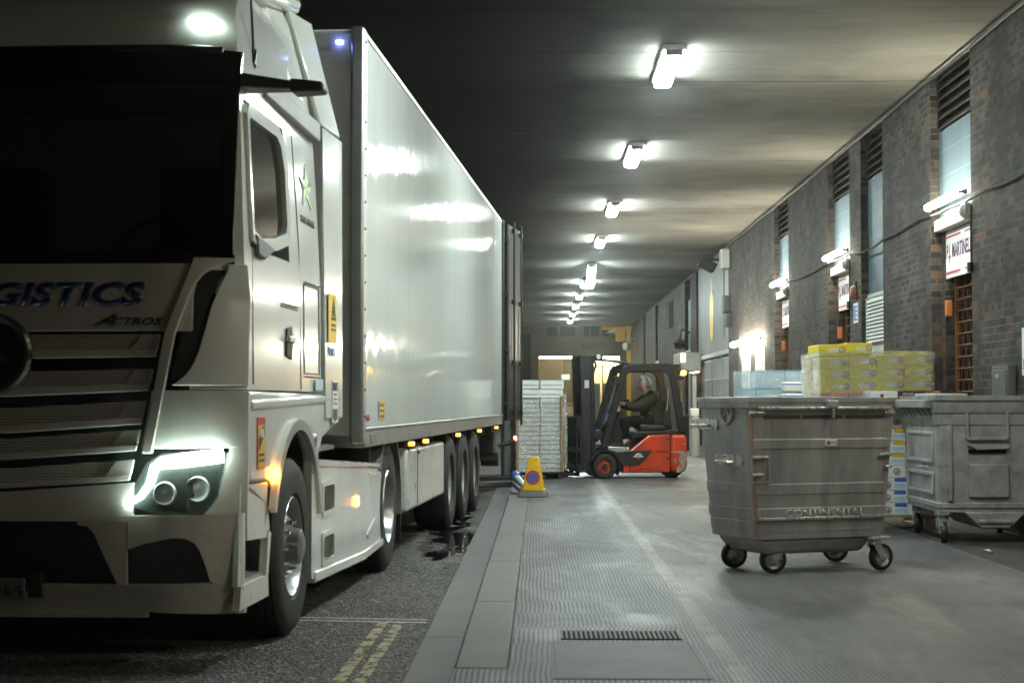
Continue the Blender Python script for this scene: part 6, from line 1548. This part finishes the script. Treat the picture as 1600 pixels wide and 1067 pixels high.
# clear film round the upper rows
rows = []
for i in range(14):
    z = Z_D + .141 + RH * 9 + (RH * 4 + .012) * i / 13; row = []
    for k in range(57):
        u = (k % 56) / 56 * 4; s_ = int(u); f = u - s_; e = .012
        cxy = [(PX - PW / 2 - .03, PY - .56), (PX + PW / 2 - .0, PY - .56), (PX + PW / 2 - .0, PY + .58), (PX - PW / 2 - .03, PY + .58)]; a, c = cxy[s_], cxy[(s_ + 1) % 4]
        row.append(V((a[0] + (c[0] - a[0]) * f + random.uniform(-e, e) * .7, a[1] + (c[1] - a[1]) * f + random.uniform(-e, e) * .7, z + random.uniform(-.006, .006))))
    row[-1] = row[0]; rows.append(row)
b = MB(); b.mat('film_clear').grid([r[:43] for r in rows]); b.mat('film_pale').grid([r[42:] for r in rows]); b.mat('film_clear'); top = [[V((PX - PW / 2 - .03 + (PW + .03) * i / 10, PY - .56 + 1.14 * j / 8, rows[-1][0].z + .004 + random.uniform(-.008, .014))) for i in range(11)] for j in range(9)]; b.grid(top)
o = b.build('stretch_film', None, smooth=180); tag(o, 'creased clear film round the yellow top of the fruit cartons', 'film')

# ------------------------------------------------------------------ pale blue wrapped cartons further back
BX, BY = 2.80, 19.9
t = pallet('pallet', 'wooden pallet under the pale blue wrapped cartons', 1.0, .8, 'wood', h=.14); t.location = (BX - .02, BY, Z_D)
pb = None
for r in range(7):
    for c in range(3):
        nm = 'left right'.split()
        x = BX - .26 + (c - 1) * .0 + (0 if c else -.16) + (0 if c < 2 else .36) + (.0 if c == 0 else .07)
        if c == 0 and r == 6: continue
        w_ = .17 if c == 0 else .34
        lb = 'pale blue white carton, %s layer up, %s of its wrapped pallet' % (RN[r] if r < 6 else 'topmost', ('narrow left side', 'middle', 'right')[c])
        key = 'b%d' % (c == 0)
        if key not in proto: proto[key] = carton('fish_carton', lb, w_ - .006, .62, .208, 'carton_blue', group='pale blue cartons on the rear pallet', lid='teal_print', prints=(('label_paper', .2, .8, .25, .7),)); o = proto[key]
        else: o = dup(proto[key], label=lb)
        xx = (2.46, 2.72, 3.065)[c]
        o.location = (xx, BY, Z_D + .141 + .21 * r); o.rotation_euler = (0, 0, R(random.uniform(-1, 1)))
rows = []
for i in range(12):
    z = Z_D + .6 + 1.02 * i / 11; row = []
    for k in range(41):
        u = (k % 40) / 40 * 4; s_ = int(u); f = u - s_
        cxy = [(2.36, BY - .33), (3.25, BY - .33), (3.25, BY + .33), (2.36, BY + .33)]; a, c = cxy[s_], cxy[(s_ + 1) % 4]
        row.append(V((a[0] + (c[0] - a[0]) * f + random.uniform(-.01, .01), a[1] + (c[1] - a[1]) * f + random.uniform(-.01, .01), z)))
    row[-1] = row[0]; rows.append(row)
b = MB(); b.grid(rows); o = b.build('stretch_film', 'film_blue', smooth=180); tag(o, 'shiny pale blue film round the rear pallet of cartons', 'film')
for k in range(2):
    t = thing('foam_box', 'white foam box with blue straps leaning on the blue wrapped pallet, %s of two' % ('lower' if k == 0 else 'upper'), 'box', (2.99, BY - .48, Z_D + 1.22 + .135 * k), R(4), 'foam boxes')
    MB().box(-.15, .15, -.1, .1, 0, .12).build('body', 'sign_white', t, bev=.02, seg=3)
    MB().box(-.153, .153, -.103, .103, .085, .105).build('strap', 'sticker_blue', t, bev=.01)
t = pallet('pallet', 'small stack of crates hidden behind the near bin under the foam boxes', .4, .3, 'wood', h=1.215); t.location = (2.99, BY - .5, Z_D); t['category'] = 'crate'

# ================================================================== night air in the undercroft
m = bpy.data.materials.new('night_air'); m.use_nodes = True
nt = m.node_tree; nt.nodes.remove(nt.nodes['Principled BSDF'])
pv_ = nt.nodes.new('ShaderNodeVolumePrincipled'); pv_.inputs['Color'].default_value = (.95, .97, .95, 1); pv_.inputs['Density'].default_value = .001; pv_.inputs['Anisotropy'].default_value = .95
nt.links.new(pv_.outputs[0], nt.nodes['Material Output'].inputs['Volume']); MATS['night_air'] = m
MB().box(-70, 70, -45, 170, -1.3, 12).build('haze', 'night_air')['kind'] = 'stuff'
